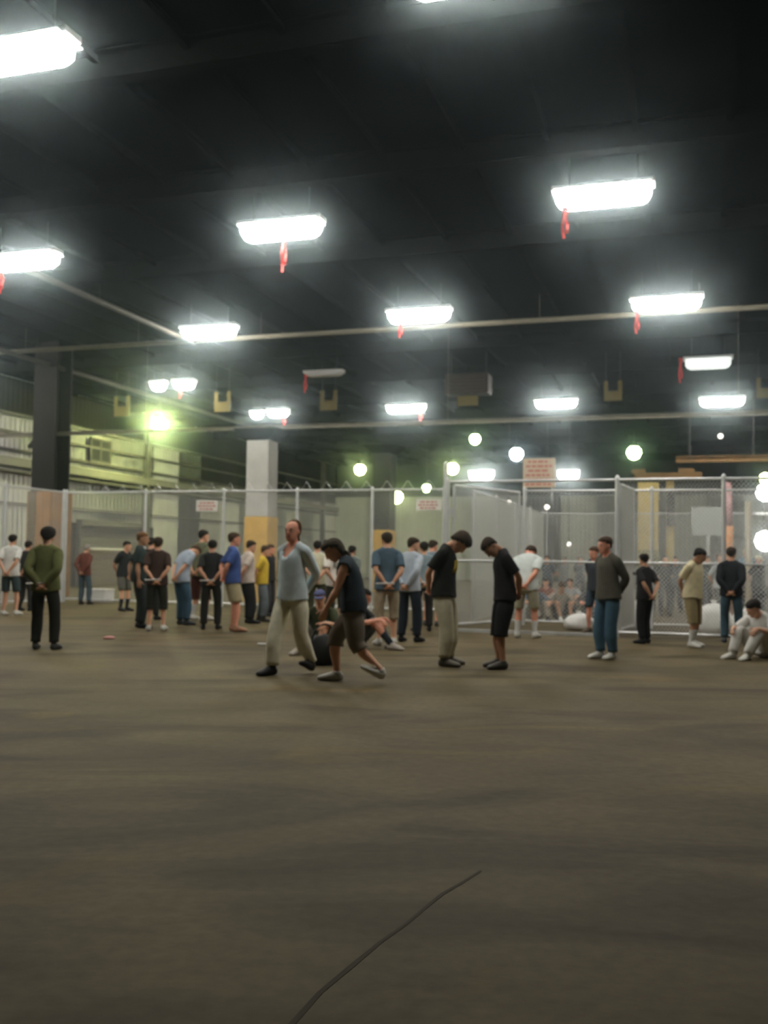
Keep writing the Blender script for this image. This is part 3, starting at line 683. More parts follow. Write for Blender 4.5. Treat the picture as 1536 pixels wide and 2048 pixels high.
    no = np.empty(n * 3); me.vertices.foreach_get('normal', no); no = no.reshape(-1, 3)
    tri = np.empty(len(me.polygons) * 3, dtype=np.int64); me.polygons.foreach_get('vertices', tri); tri = tri.reshape(-1, 3)
    bpy.data.meshes.remove(me)
    W = np.zeros((n, len(BONES))); lab = []
    for i in range(n):
        p = co[i]; best = None
        _, idx, _ = kd.find(Vector(p)); b = pts[idx][1]
        if b is None: b = 'pelvis' if p[2] < 1.0 else 'spine' if p[2] < 1.2 else 'chest'
        if b.startswith('thigh') and p[2] > .9: b = 'pelvis'
        lab.append(b); W[i, BI[b]] = 1
    ed = np.unique(np.sort(np.concatenate([tri[:, :2], tri[:, 1:], tri[:, ::2]]), axis=1), axis=0)
    deg = np.bincount(ed.ravel(), minlength=n)[:, None]
    for _ in range(7):
        A = np.zeros_like(W)
        np.add.at(A, ed[:, 0], W[ed[:, 1]]); np.add.at(A, ed[:, 1], W[ed[:, 0]])
        W = .4 * W + .6 * A / np.maximum(deg, 1)
    W[W < .01] = 0; W /= W.sum(1, keepdims=True)
    # eye sockets
    for s in (1, -1):
        dv = co - np.array((s * .031, -.098, 1.644)); r2 = (dv ** 2).sum(1)
        co[:, 1] += .009 * np.exp(-r2 / (2 * .010 ** 2))
    return dict(co=co, no=no, tri=tri, W=W, lab=np.array(lab), head=W[:, BI['head']])

BODY = base_body()

def rot_to(a, b):
    return Vector(a).rotation_difference(Vector(b)).to_matrix()

def ik(S, T, a, b, pole):
    """middle joint between S and T"""
    S, T = Vector(S), Vector(T); d = T - S; L = min(d.length, (a + b) * .995); d.normalize()
    x = (a * a - b * b + L * L) / (2 * L); h = math.sqrt(max(a * a - x * x, 0))
    p = Vector(pole); p = (p - d * p.dot(d)).normalized()
    return S + d * x + p * h, S + d * L

def Rx(a): return Matrix.Rotation(math.radians(a), 3, 'X')
def Ry(a): return Matrix.Rotation(math.radians(a), 3, 'Y')
def Rz(a): return Matrix.Rotation(math.radians(a), 3, 'Z')

def pose_mats(p):
    """bone matrices (rotation R, rest joint, posed joint); a person faces -Y, positive pitch leans forward"""
    M = {}
    g = lambda k, d=0: p.get(k, d)
    pel0 = Vector((0, .01, .93)); pel = pel0 + Vector(g('hips', (0, 0, 0)))
    Rp = Rz(g('hip_yaw')) @ Rx(g('hip_pitch')); M['pelvis'] = (Rp, pel0, pel)
    def chain(R, j0, par):
        Rpar, p0, pp = M[par]; return (R, Vector(j0), pp + Rpar @ (Vector(j0) - p0))
    Rs = Rp @ Rx(g('spine')) @ Rz(g('twist') * .5); M['spine'] = chain(Rs, (0, .01, 1.04), 'pelvis')
    Rc = Rs @ Rx(g('chest')) @ Rz(g('twist') * .5); M['chest'] = chain(Rc, (0, .01, 1.22), 'spine')
    Rn = Rc @ Rx(g('neck')) @ Rz(g('head_yaw') * .4); M['neck'] = chain(Rn, (0, .025, 1.46), 'chest')
    Rh = Rn @ Rx(g('head')) @ Rz(g('head_yaw') * .6) @ Ry(g('head_tilt')); M['head'] = chain(Rh, (0, .005, 1.55), 'neck')
    for s in (1, -1):
        L = SN[s]
        _, _, S = chain(Rc, SH[s], 'chest')
        arm = g('arm' + L, g('arm', 'behind'))
        frame = Rp if isinstance(arm, str) else Rp
        if arm == 'behind':
            T = pel + Rp @ Vector((s * .055, .175, .03)); pole = Rc @ Vector((s * 1.0, .55, 0)); hd = Rp @ Vector((-s * .75, .12, -.65))
        elif arm == 'side':
            T = pel + Rp @ Vector((s * .27, .03, -.05)); pole = Rc @ Vector((s * .3, 1, 0)); hd = Vector((s * .05, -.12, -1))
        elif arm == 'knee':
            T = Vector(g('kneehand' + L)); pole = Vector((s * .8, .3, -.6)); hd = Vector((-s * .3, -.8, -.5))
        else:
            T, pole, hd = (Vector(v) for v in arm); T = pel + T
        E, T = ik(S, T, .295, .252, pole)
        ru = rot_to(EL[s] - SH[s], E - S); M['uarm' + L] = (ru, SH[s], S)
        rf = rot_to(ru @ (WR[s] - EL[s]), T - E) @ ru; M['farm' + L] = (rf, EL[s], E)
        tw = g('hand_twist' + L, g('hand_twist', 0))
        rh = rot_to(rf @ (WR[s] - EL[s]), hd)
        M['hand' + L] = (rh @ rf, WR[s], T)
        # leg
        _, _, H = chain(Rp, HP[s], 'pelvis')
        A = Vector(g('foot' + L, (s * .105, .022, .085)))
        K, A = ik(H, A, (HP[s] - KN[s]).length, (KN[s] - AN[s]).length, Vector(g('knee' + L, (s * .12, -1, .05))))
        rt = rot_to(HP[s] - KN[s], H - K); M['thigh' + L] = (rt, HP[s], H)
        rs = rot_to(rt @ (KN[s] - AN[s]), K - A) @ rt; M['shin' + L] = (rs, KN[s], K)
        M['foot' + L] = (Rz(g('toe' + L, s * 8)) @ Rx(g('tip' + L, 0)), AN[s], A)
    return M

def skin(co, W, M):
    out = np.zeros_like(co)
    for b, (R, j0, j1) in M.items():
        w = W[:, BI[b]]
        if not w.any(): continue
        R = np.array(R)
        out += w[:, None] * ((co - np.array(j0)) @ R.T + np.array(j1))
    return out

_noise_cache = {}
def wrinkle(seed):
    if seed not in _noise_cache:
        from mathutils import noise
        o = Vector((seed * 7.3, seed * 3.1, 0))
        _noise_cache[seed] = np.array([noise.noise(Vector((c[0] * 9, c[1] * 9, c[2] * 7)) + o) + .5 * noise.noise(Vector((c[0] * 20, c[1] * 20, c[2] * 16)) + o) for c in BODY['co']])
    return _noise_cache[seed]

def mesh_np(name, co, tri, smooth=True):
    me = bpy.data.meshes.new(name)
    me.vertices.add(len(co)); me.vertices.foreach_set('co', np.asarray(co, dtype=np.float32).ravel())
    m = len(tri); me.loops.add(m * 3); me.loops.foreach_set('vertex_index', np.asarray(tri, dtype=np.int32).ravel())
    me.polygons.add(m); me.polygons.foreach_set('loop_start', np.arange(0, m * 3, 3, dtype=np.int32))
    if smooth: me.polygons.foreach_set('use_smooth', np.ones(m, dtype=bool))
    me.update(calc_edges=True); me.validate()
    return me

def garment(mask, off, M, fold=.012, soft=0):
    """faces whose corners are all in mask, pushed out by off (per vertex), edges folded in"""
    B = BODY
    keep = mask[B['tri']].all(1); tri = B['tri'][keep]
    used = np.unique(tri); idx = -np.ones(len(B['co']), dtype=np.int64); idx[used] = np.arange(len(used))
    t = idx[tri]
    o = off[used] if isinstance(off, np.ndarray) else np.full(len(used), off)
    rest = B['co'][used] + B['no'][used] * o[:, None]
    E = np.concatenate([t[:, [0, 1]], t[:, [1, 2]], t[:, [2, 0]]])
    key = {}
    for a, b in E: key[(a, b)] = 1
    bnd = [(a, b) for a, b in E if (b, a) not in key]
    W = B['W'][used]
    if soft:                                        # relax the cloth so that it hangs over the body's creases; edges relax along themselves
        bs = {v for e in bnd for v in e}
        ed = np.unique(np.sort(E, axis=1), axis=0)
        isb = np.zeros(len(rest), dtype=bool); isb[list(bs)] = True
        bset = {tuple(sorted(e)) for e in bnd}
        ba = np.array(sorted(bset)) if bset else np.zeros((0, 2), dtype=np.int64)
        def avg(X, e):
            A = np.zeros_like(X); n = np.zeros(len(X))
            np.add.at(A, e[:, 0], X[e[:, 1]]); np.add.at(A, e[:, 1], X[e[:, 0]]); np.add.at(n, e[:, 0], 1); np.add.at(n, e[:, 1], 1)
            return A / np.maximum(n, 1)[:, None]
        for _ in range(soft):
            a1 = avg(rest, ed); a2 = avg(rest, ba) if len(ba) else a1
            rest = np.where(isb[:, None], .5 * rest + .5 * a2, .4 * rest + .6 * a1)
            W = np.where(isb[:, None], W, .5 * W + .5 * avg(W, ed))
        W = W / W.sum(1, keepdims=True)
        push = np.maximum(0, .008 - ((rest - B['co'][used]) * B['no'][used]).sum(1)); rest = rest + B['no'][used] * push[:, None]
    if bnd:
        bv = sorted({a for e in bnd for a in e}); m = {v: len(rest) + i for i, v in enumerate(bv)}
        inner = B['co'][used][bv] + B['no'][used][bv] * (np.minimum(o[bv] - fold, .001))[:, None]
        rest = np.concatenate([rest, inner]); W = np.concatenate([W, W[bv]])
        ex = []
        for a, b in bnd: ex += [(b, a, m[a]), (b, m[a], m[b])]
        t = np.concatenate([t, np.array(ex)])
    return skin(rest, W, M), t

def sstep(a, b, x): 
    t = np.clip((x - a) / (b - a), 0, 1); return t * t * (3 - 2 * t)

ARMT = {}
for _s in (1, -1):
    _d = np.array((WR[_s] - SH[_s]).normalized()); ARMT[_s] = (BODY['co'] - np.array(SH[_s])) @ _d
_lab = BODY['lab']; _co = BODY['co']
IS_ARM = np.array([l[:4] in ('uarm', 'farm', 'hand') for l in _lab])
IS_LEG = np.array([l[:4] in ('thig', 'shin', 'foot') for l in _lab])
IS_HEAD = np.array([l in ('head',) for l in _lab])
AT = np.where(_co[:, 0] > 0, ARMT[1], ARMT[-1])
NECK = (_co[:, 2] - 1.452) - .42 * (_co[:, 1] + .05) - 1.3 * np.maximum(0, np.abs(_co[:, 0]) - .052)     # <0 below the neckline
VNECK = (np.abs(_co[:, 0]) < .42 * (_co[:, 2] - 1.33) + .002) & (_co[:, 1] < 0) & (np.abs(_co[:, 0]) < .11)

def top_mask(kind, vneck=False):
    core = (~IS_HEAD) & (_co[:, 2] > .859) & (NECK < .003)
    lim = {'tee': .2302, 'long': .5452, 'tank': -9}[kind]
    arm_out = (np.abs(_co[:, 0]) > (.2003 if kind == 'tank' else .2)) & (AT > lim)
    if kind == 'tank': arm_out &= IS_ARM
    m = core & ~arm_out & ~((np.abs(_co[:, 0]) > .27) & (_co[:, 2] < 1.0) & (AT > lim))
    if vneck: m &= ~(VNECK & (NECK < .01))
    return m

def bottom_mask(kind):
    z = {'pants': .1048, 'shorts': .5198, 'long_shorts': .3998}[kind]
    return (_co[:, 2] > z) & (_co[:, 2] < 1.0005) & (~IS_ARM)

def person(label, px, py, face, skin_c, top, bottom, shoe, hair, pose=None, H=1.74, z=0.0, width=1.0, xy=None, faceparts=False, sock=None, cuff=False, cap=None, belt=None, seed=1, bare=False, logo=None):
    """top = (kind, colour, looseness[, v]), bottom = (kind, colour, looseness), hair = (style, colour)"""
    P = dict(pose or {})
    M = pose_mats(P); S = H / 1.75
    loc = Vector((xy[0], xy[1], z)) if xy else ground(px, py)
    root = thing('person', label, 'person', loc, math.radians(face), 'people in the hall')
    root.scale = (S * width, S * width, S)
    B = BODY
    nz = wrinkle(seed % 4)
    body = skin(B['co'], B['W'], M)
    lo = body[:, 2].min()
    dz = 0.0
    if not P.get('seated'): dz = -lo + .012
    else: dz = P.get('lift', 0)
    sh = np.array((0, 0, dz))
    def put(name, co, t, mat, lab=None):
        o = bpy.data.objects.new(name, mesh_np(name, co + sh, t)); C.objects.link(o); o.data.materials.append(mat); o.parent = root
        if lab: o['label'] = lab
        return o
    put('body', body, B['tri'], m_skin(skin_c))
    # top
    k, col, loose = top[:3]
    off = .010 + loose * (.35 + .65 * sstep(1.35, .95, _co[:, 2])) + nz * .007
    off = np.where(np.abs(_co[:, 0]) > .2, np.where(AT > .05, .010 + .55 * loose + nz * .005, off), off)
    co, t = garment(top_mask(k, len(top) > 3), np.maximum(off, .006), M, soft=8)
    put('shirt' if k != 'tank' else 'tank_top', co, t, m_cloth(col))
    if logo:                                        # print on the shirt: front (True) or back
        lc, front = logo
        mk = top_mask(k, False) & (np.abs(_co[:, 0]) < .085) & (_co[:, 2] > 1.17) & (_co[:, 2] < 1.34) & ((_co[:, 1] < -.03) if front else (_co[:, 1] > .03))
        co, t = garment(mk, np.maximum(off, .006) + .003, M, .004); put('shirt_print', co, t, m_cloth(lc))
    # bottom
    k, col, loose = bottom
    off = .008 + loose * sstep(.98, .6, _co[:, 2]) + nz * .007 * sstep(1.0, .8, _co[:, 2])
    inner = sstep(.03, .075, np.abs(_co[:, 0]))
    off = np.minimum(off, .006 + .03 * inner + .0)
    co, t = garment(bottom_mask(k), np.maximum(off, .004), M, soft=2)
    put('trousers' if k == 'pants' else 'shorts', co, t, m_cloth(col))
    if sock:
        for s in (1, -1): co, t = garment(IS_LEG & (_co[:, 2] < .3005) & (_co[:, 2] > .06) & (_co[:, 0] * s > 0), .004, M); put('sock', co, t, m_cloth(sock))
    # shoes
    if not bare:
        for s in (1, -1):
            mk = (_co[:, 2] < .1055) & (_co[:, 0] * s > 0) & IS_LEG
            off = np.full(len(_co), .009); off[_co[:, 2] < .02] = .011
            co, t = garment(mk, off, M)
            put('shoe', co, t, m_leather(shoe))
    # hair
    style, hc = hair
    if style != 'bald' and not cap or style == 'long':
        y, zz = _co[:, 1], _co[:, 2]
        f = (zz - 1.66) * .95 + np.where(y > 0, y * 1.25, y * .42) - .004
        if style == 'long': f = np.maximum(f, (y - .0) * 1.2 - .01)
        if style == 'ponytail': f = np.maximum(np.minimum(f + .004, y * 1.0 + .012), (y - .012) * 1.2)
        if style == 'receding': f = np.minimum(f + .004, (y - .0) * 1.0 + .012 )
        f = f + nz * .008
        th = {'short': .018, 'curly': .040, 'long': .030, 'receding': .014, 'ponytail': .020}[style]
        off = th * sstep(-.006, .03, f) + .003 + (nz * .009 if style == 'curly' else nz * .003)
        mk = (f > -.004) & (IS_HEAD | ((_lab == 'neck') & (_co[:, 2] > (1.49 if style in ('long', 'ponytail') else 1.545)))) & (np.abs(_co[:, 0]) < .082)
        co, t = garment(mk, off, M, .004); put('hair', co, t, m_cloth(hc, .75))
    if cap:
        mk = IS_HEAD & (_co[:, 2] + .12 * _co[:, 1] > 1.672)
        co, t = garment(mk, .014, M, .01); put('cap', co, t, m_cloth(cap))
        R, j0, j1 = M['head']
        v, q = [], []
        for i in range(9):
            a = math.pi * (i / 8)
            for r, zz in ((.085, 1.69), (.16, 1.674), (.16, 1.669), (.085, 1.684)):
                v.append(R @ (Vector((math.cos(a) * .078, -.03 - math.sin(a) * r, zz)) - j0) + j1)
        for i in range(8):
            for j in range(4):
                a, b, c, d = i * 4 + j, i * 4 + (j + 1) % 4, (i + 1) * 4 + (j + 1) % 4, (i + 1) * 4 + j
                q += [(a, b, c), (a, c, d)]
        put('cap_brim', np.array(v), np.array(q), m_cloth(cap))
    if faceparts:
        R, j0, j1 = M['head']
        for s in (1, -1):
            for nm, c, r, mat in (('eye', (s * .031, -.092, 1.643), (.0125, .010, .0085), m_plain('eye_white', (.55, .53, .5), .3)), ('iris', (s * .031, -.1005, 1.643), (.0055, .0028, .0055), m_plain('iris', (.05, .03, .02), .2)),
                                  ('eyebrow', (s * .032, -.103, 1.667), (.018, .006, .0045), m_cloth(hc, .8))):
                v, fs = ball(c, r, 10)
                v = np.array([R @ (x - j0) + j1 for x in v]); t = []
                for f in fs:
                    for i in range(1, len(f) - 1): t.append((f[0], f[i], f[i + 1]))
                put(nm, v, np.array(t), mat)
        v, fs = ball((0, -.1095, 1.581), (.022, .0075, .0075), 10)
        v = np.array([R @ (x - j0) + j1 for x in v]); t = [(f[0], f[i], f[i + 1]) for f in fs for i in range(1, len(f) - 1)]
        put('lips', v, np.array(t), m_plain('lips', (.32, .12, .10), .5))
    if cuff:
        v, t = [], []
        for s in (1, -1):
            R, j0, j1 = M['farm' + SN[s]]
            d = (WR[s] - EL[s]).normalized(); u = Vector((0, 1, 0)); w = d.cross(u).normalized(); c = WR[s] - d * .005
            n = 14; o = len(v)
            for i in range(n):
                a = 2 * math.pi * i / n; e = u * (math.cos(a)) * .034 + w * (math.sin(a)) * .027
                for sc, dd in ((1, -.011), (1.12, -.011), (1.12, .011), (1, .011)): v.append(R @ (c + e * sc + d * dd - j0) + j1)
            for i in range(n):
                for j in range(4):
                    a, b, c2, d2 = o + i * 4 + j, o + i * 4 + (j + 1) % 4, o + ((i + 1) % n) * 4 + (j + 1) % 4, o + ((i + 1) % n) * 4 + j
                    t += [(a, b, c2), (a, c2, d2)]
        # loose tail of the strap, sticking out sideways
        A = M['handL'][2]; Bq = M['handR'][2]; dr = (A - Bq).normalized()
        o = len(v); y0 = Vector((0, .03, .01))
        for q, k2 in ((Bq - dr * .02, 0), (A + dr * .16, 1)):
            for dy, dz2 in ((0, -.011), (.005, -.011), (.005, .011), (0, .011)): v.append(q + y0 + Vector((0, dy, dz2 - .01 * k2)))
        for j in range(4):
            a, b, c2, d2 = o + j, o + (j + 1) % 4, o + 4 + (j + 1) % 4, o + 4 + j
            t += [(a, b, c2), (a, c2, d2)]
        t += [(o, o + 1, o + 2), (o, o + 2, o + 3), (o + 4, o + 6, o + 5), (o + 4, o + 7, o + 6)]
        put('wrist_tie', np.array(v), np.array(t), m_plain('white_plastic', (.75, .75, .72), .4), 'white plastic strap binding the wrists')
    return root
# ------------------------------------------------------------------ the people
SK1, SK2, SK3, SK4 = (.72, .40, .26), (.62, .36, .24), (.46, .25, .15), (.80, .37, .25)
BRN, BLK, DKB, GRY = (.07, .042, .025), (.018, .014, .012), (.04, .026, .017), (.26, .24, .22)
def height(px, fy, hy):
    g = ground(px, fy); return max(1.5, min(1.95, at_dist(px, hy, g.y).z))
BOW = dict(spine=8, chest=12, neck=24, head=22)
STEP = dict(footR=(-.10, -.20, .085), footL=(.10, .24, .115), tipL=-22, hips=(0, 0, -.028))
FEET = dict(footL=(.13, .04, .085), footR=(-.13, -.03, .085))
def stand(label, px, fy, hy, face, sk, top, bottom, shoe, hair, pose=None, H=None, **k):
    seed = int(px) % 4
    ps = dict(FEET); r = random.Random(int(px * 7 + fy)); ps.update(dict(spine=r.uniform(-2, 5), neck=r.uniform(0, 10), head=r.uniform(-2, 8), head_yaw=r.uniform(-18, 18), footL=(.12 + r.uniform(-.02, .04), r.uniform(-.06, .08), .085)))
    ps.update(pose or {})
    return person(label, px, fy, face, sk, top, bottom, shoe, hair, ps, H=H or height(px, fy, hy), seed=seed, **k)
def sit(label, px, fy, face, sk, top, bottom, shoe, hair, H=1.72, **k):
    r = random.Random(int(px * 3 + fy)); a, b = r.uniform(-.05, .05), r.uniform(-.04, .08)
    ps = dict(seated=1, hips=(0, 0, -.815), hip_pitch=-14, spine=14, chest=12 + r.uniform(-4, 6), neck=8, head=r.uniform(-8, 10), head_yaw=r.uniform(-25, 25), footL=(.13, -.50 + a, .085), footR=(-.13, -.58 + b, .085), kneeL=(.25, -.4, 1), kneeR=(-.25, -.4, 1),
              armL=((.20, -.40, .34), (.8, .3, -.6), (-.3, -.7, -.6)), armR=((-.20, -.42, .34), (-.8, .3, -.6), (.3, -.7, -.6)))
    ps.update(k.pop('pose', {}))
    return person(label, px, fy, face, sk, top, bottom, shoe, hair, ps, H=H, seed=int(px) % 4, **k)
WHT_SHOE, BLK_SHOE, GRY_SHOE = (.62, .62, .58), (.016, .016, .018), (.075, .07, .06)
JEAN, KHAKI, BLKC, CREAM, WHITE = (.075, .125, .175), (.74, .72, .56), (.022, .022, .021), (.74, .66, .43), (.68, .70, .66)

# nearest
stand('balding man in pale blue long sleeved V neck shirt and beige trousers walking', 581, 1349, 1039, -36, SK4, ('long', (.66, .78, .83), .026, 1), ('pants', KHAKI, .046), BLK_SHOE, ('ponytail', (.13, .07, .04)), dict(STEP, head_yaw=12, neck=2, head=0, spine=0), faceparts=True, belt=True)
stand('person in dark navy tank top and greyish shorts striding left', 702, 1364, 1092, -96, SK1, ('tank', (.028, .038, .048), .03), ('long_shorts', (.20, .17, .135), .035), WHT_SHOE, ('long', (.055, .045, .03)),
      dict(footR=(-.07, -.16, .085), footL=(.07, .32, .14), tipL=-32, hips=(0, 0, -.04), spine=6, chest=10, neck=16, head=12, armR='side', armL=((.20, -.26, -.06), (.2, 1, -.2), (0, -.35, -1))), H=1.64, width=1.14)
stand('man in black t-shirt and khaki trousers with head bowed to the right', 888, 1331, 1085, 72, SK1, ('tee', BLKC, .034), ('pants', (.48, .45, .32), .034), (.10, .09, .07), ('curly', DKB), dict(spine=1, chest=7, neck=34, head=26), H=1.80, faceparts=True, logo=((.50, .38, .06), True), width=1.06)
stand('man in black shirt and long black shorts bowing toward the left', 1007, 1337, 1100, -84, SK3, ('tee', (.02, .018, .02), .03), ('long_shorts', (.018, .018, .018), .04), GRY_SHOE, ('short', DKB), dict(spine=2, chest=7, neck=34, head=24), H=1.74, faceparts=True)
stand('person in white t-shirt and tan shorts leaning behind the bowing man in black', 1052, 1276, 1090, 158, SK4, ('tee', (.66, .72, .70), .034), ('shorts', (.42, .40, .30), .03), WHT_SHOE, ('short', DKB), dict(BOW, spine=12, chest=12, neck=18), H=1.74, width=1.14, sock=(.6, .6, .58))
stand('man in dark jacket and blue jeans with white shoes facing left', 1215, 1318, 1075, -58, SK4, ('long', (.10, .095, .075), .04), ('pants', (.06, .12, .17), .03), WHT_SHOE, ('short', BRN), dict(head_yaw=-8, footL=(.085, .02, .085), footR=(-.085, -.05, .085)), faceparts=True)
stand('red faced person in navy shirt and shorts just behind the man in jeans', 1191, 1266, 1094, -40, SK4, ('tee', (.045, .05, .06), .03), ('shorts', (.05, .075, .10), .03), (.14, .11, .08), ('short', BRN), faceparts=True)
stand('person all in black with back turned beside the tall white bag', 1289, 1287, 1110, 216, SK2, ('tee', (.026, .026, .028), .035), ('pants', (.018, .018, .02), .02), BLK_SHOE, ('short', BLK))
stand('man in cream shirt and tan shorts with white shoes by the right pen', 1387, 1294, 1109, 42, SK3, ('tee', CREAM, .045), ('long_shorts', (.30, .24, .13), .035), WHT_SHOE, ('short', BLK), dict(neck=16, head=12), H=1.62, sock=(.62, .62, .6), faceparts=True)
stand('person in black jacket and blue jeans with back turned near the right edge', 1463, 1286, 1096, 158, SK1, ('long', (.018, .02, .024), .035), ('pants', (.06, .11, .15), .026), (.08, .09, .11), ('short', DKB))
stand('person in pale blue shirt behind the black jacketed person', 1441, 1244, 1108, 30, SK1, ('tee', (.50, .56, .58), .03), ('pants', (.10, .10, .10), .026), BLK_SHOE, ('short', BRN), faceparts=True)
sit('person in white sitting on the floor at the right edge', 1524, 1316, -55, SK2, ('tee', (.66, .66, .63), .034), ('pants', (.60, .59, .55), .03), WHT_SHOE, ('short', BLK), pose=dict(chest=24, neck=20))
# left group
stand('man in olive long sleeved shirt with curly hair, hands tied behind, at far left', 88, 1300, 1058, 180, SK2, ('long', (.125, .135, .052), .045), ('pants', (.028, .028, .026), .032), (.05, .05, .05), ('curly', BLK), dict(head_yaw=14), cuff=True)
stand('person in white t-shirt and dark shorts at the left edge', 19, 1231, 1070, 172, SK1, ('tee', (.70, .70, .66), .035), ('shorts', (.05, .075, .08), .03), WHT_SHOE, ('short', BLK))
stand('person in dark clothes between the white t-shirt and the olive shirt', 50, 1222, 1083, 150, SK2, ('tee', (.03, .03, .03), .03), ('pants', (.03, .03, .03), .02), BLK_SHOE, ('short', BLK))
stand('person in maroon shirt and jeans standing by the left fence', 168, 1209, 1090, 165, SK2, ('long', (.135, .05, .038), .03), ('pants', (.07, .10, .12), .026), BLK_SHOE, ('short', GRY))
stand('person in dark top and grey shorts with black socks near the left fence', 246, 1222, 1083, 62, SK1, ('tee', (.025, .028, .03), .03), ('shorts', (.12, .12, .10), .028), BLK_SHOE, ('short', BLK), sock=(.03, .03, .035))
stand('person with orange brown hair in dark teal shirt and dark trousers', 277, 1256, 1066, 108, SK3, ('tee', (.028, .042, .042), .035), ('pants', (.032, .04, .042), .03), BLK_SHOE, ('short', (.16, .075, .03)), dict(armR='side'))
stand('person in brown t-shirt and dark shorts with arms crossed behind in a V', 312, 1262, 1076, 188, SK1, ('tee', (.055, .033, .028), .034), ('long_shorts', (.032, .032, .028), .032), WHT_SHOE, ('short', DKB), cuff=True)
stand('dark haired person half hidden behind the brown t-shirt', 299, 1240, 1076, 170, SK1, ('tee', (.04, .03, .028), .03), ('pants', (.03, .03, .03), .02), BLK_SHOE, ('short', BLK))
stand('person in pale blue shirt and jeans bending forward, hands behind', 362, 1250, 1090, 138, SK1, ('tee', (.36, .42, .50), .03), ('pants', (.05, .10, .15), .028), (.05, .06, .07), ('short', BRN), dict(BOW, spine=14, chest=14), H=1.74)
stand('tall person in olive shirt and maroon shorts behind the black t-shirt', 399, 1241, 1061, 150, SK1, ('tee', (.13, .14, .085), .032), ('long_shorts', (.085, .025, .02), .034), WHT_SHOE, ('short', BLK), sock=(.5, .5, .48))
stand('person in black t-shirt and dark trousers, tied hands shown, left of the royal blue shirt', 421, 1259, 1081, 184, SK1, ('tee', (.026, .027, .028), .034), ('pants', (.03, .03, .026), .03), BLK_SHOE, ('short', BLK), cuff=True)
stand('bare legged person in royal blue t-shirt and beige shorts', 464, 1263, 1067, 112, SK4, ('tee', (.06, .105, .30), .034), ('shorts', (.44, .38, .24), .035), (.42, .22, .14), ('short', BRN))
stand('person in pinkish white shirt and black trousers right of the royal blue shirt', 494, 1247, 1082, 120, SK1, ('tee', (.60, .52, .46), .035), ('pants', (.022, .024, .026), .034), BLK_SHOE, ('short', DKB))
stand('person in yellow shirt and grey jeans left of the pale blue V neck man', 524, 1243, 1092, 96, SK1, ('tee', (.66, .47, .06), .03), ('pants', (.16, .19, .21), .028), GRY_SHOE, ('short', BRN))
stand('person in black shirt just behind the yellow shirt', 537, 1232, 1090, 60, SK4, ('tee', (.028, .03, .035), .03), ('pants', (.05, .05, .055), .026), BLK_SHOE, ('short', BRN))
# middle group
stand('person in cream shirt and olive trousers right behind the pale blue V neck man', 632, 1250, 1083, 178, SK1, ('tee', (.62, .60, .44), .034), ('pants', (.07, .075, .04), .03), BLK_SHOE, ('short', BLK))
stand('person in white t-shirt with dark back print and dark shorts', 670, 1256, 1085, 186, SK3, ('tee', (.70, .66, .60), .036), ('long_shorts', (.035, .034, .024), .034), WHT_SHOE, ('short', DKB), logo=((.30, .28, .25), False))
stand('person in grey shirt between the cream shirt and the white t-shirt', 650, 1238, 1080, 150, SK1, ('tee', (.26, .27, .28), .03), ('pants', (.05, .05, .05), .026), BLK_SHOE, ('short', BLK))
stand('person in grey green shirt half hidden behind the navy tank top', 700, 1248, 1092, 160, SK2, ('tee', (.14, .17, .16), .03), ('pants', (.05, .05, .05), .026), BLK_SHOE, ('short', BLK))
stand('broad man in blue grey t-shirt and patterned beige shorts seen from behind', 772, 1291, 1066, 190, SK1, ('tee', (.085, .135, .18), .036), ('long_shorts', (.40, .34, .24), .038), WHT_SHOE, ('short', DKB), cuff=True)
stand('person in very pale blue dress shirt and navy trousers', 818, 1284, 1076, 150, SK1, ('long', (.50, .56, .64), .03), ('pants', (.024, .032, .045), .03), BLK_SHOE, ('short', DKB), dict(head_yaw=-35, chest=4))
stand('person in light blue shirt with tied hands right of the pale dress shirt', 846, 1263, 1085, 188, SK1, ('tee', (.26, .34, .38), .032), ('pants', (.028, .03, .03), .028), BLK_SHOE, ('short', BLK), cuff=True)
stand('person in faded blue t-shirt and tan shorts behind the bowed black t-shirt', 861, 1252, 1081, 150, SK4, ('tee', (.20, .26, .31), .032), ('shorts', (.30, .24, .17), .03), (.10, .09, .08), ('short', DKB))
stand('dark haired person peeking between the pale dress shirt and the light blue shirt', 822, 1244, 1082, 170, SK1, ('tee', (.05, .05, .05), .03), ('pants', (.03, .03, .03), .026), BLK_SHOE, ('short', BLK))
sit('person in blue cap and dark green shirt sitting with bare knees up', 642, 1304, -18, SK1, ('tee', (.045, .055, .026), .03), ('shorts', (.16, .155, .13), .026), (.30, .26, .22), ('short', BRN), cap=(.10, .11, .22), faceparts=True)
sit('bare kneed person sitting behind the striding navy tank top', 716, 1296, 74, SK4, ('tee', (.05, .055, .06), .03), ('shorts', (.10, .10, .10), .026), (.40, .36, .32), ('short', BLK), sock=(.03, .035, .045))
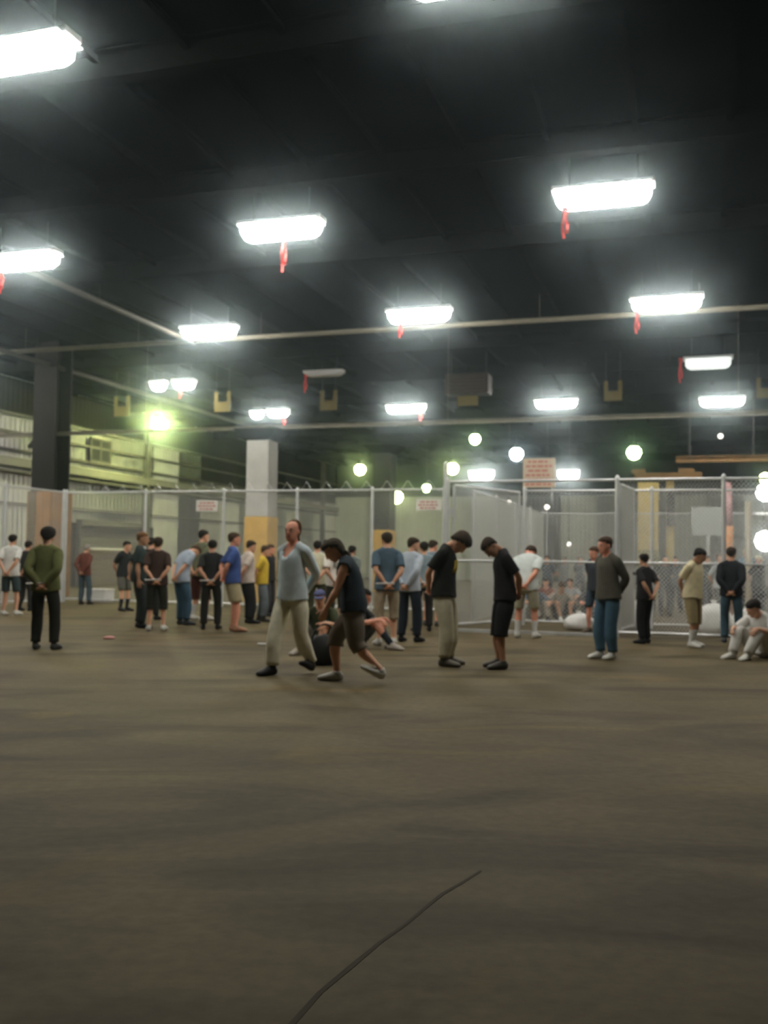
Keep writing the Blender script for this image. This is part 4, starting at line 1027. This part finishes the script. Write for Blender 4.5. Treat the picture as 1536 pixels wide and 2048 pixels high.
# inside the right pen
cols = ((.10, .13, .17), (.30, .27, .22), (.06, .06, .065), (.24, .10, .08), (.34, .36, .36), (.09, .12, .10), (.20, .24, .28))
names = ('slate blue', 'sand coloured', 'black', 'brick red', 'light grey', 'dark green', 'steel blue')
for i, (px, py) in enumerate(((1070, 1241), (1120, 1240), (1177, 1241), (1092, 1224), (1140, 1223), (1190, 1225), (1222, 1220))):
    sit('person in %s top sitting on the pen floor beyond the open gate' % names[i], px, py, (12, 5, 20, -20, -12, -25, 10)[i], (SK1, SK3, SK4, SK1, SK2, SK1, SK3)[i], ('tee', cols[i], .03), ('shorts' if i % 2 else 'pants', (.10, .10, .11) if i % 3 else (.28, .25, .20), .028), WHT_SHOE if i % 2 else BLK_SHOE, ('short', (BLK, BRN, DKB)[i % 3]))
for px, fy, hy, col, lab in ((1300, 1222, 1114, (.05, .05, .055), 'person in black shirt deep in the pen behind the person all in black'), (1352, 1226, 1113, (.10, .11, .12), 'person in charcoal shirt deep in the pen at the left shoulder of cream shirt'), (1412, 1222, 1112, (.07, .08, .08), 'person in black green shirt deep in the pen between cream shirt and black jacket'),
        (1238, 1216, 1113, (.12, .13, .13), 'person in dark grey shirt deep in the pen beside the edge on gate leaf'), (1515, 1232, 1112, (.06, .065, .07), 'person in dark shirt deep in the pen below the glaring lamps'), (1094, 1213.5, 1112, (.10, .12, .14), 'person in dark slate shirt standing deep in the pen left of the others'), (1128, 1208, 1114, (.20, .22, .22), 'person in grey shirt standing deep in the pen, middle one'), (1160, 1210, 1113, (.09, .10, .12), 'person in black shirt standing deep in the pen near the man in jeans'),
        (1330, 1232, 1112, (.05, .055, .06), 'person in black shirt standing in the pen left of the cream shirt'), (1494, 1226, 1096, (.16, .26, .36), 'person in blue shirt and pale cap standing under the glaring lamps')):
    stand(lab, px, fy, hy, (px * 7) % 90 - 45, SK1, ('tee', col, .03), ('pants', (.06, .06, .07), .026), BLK_SHOE, ('short', BLK), cap=(.72, .66, .42) if px > 1480 else None)
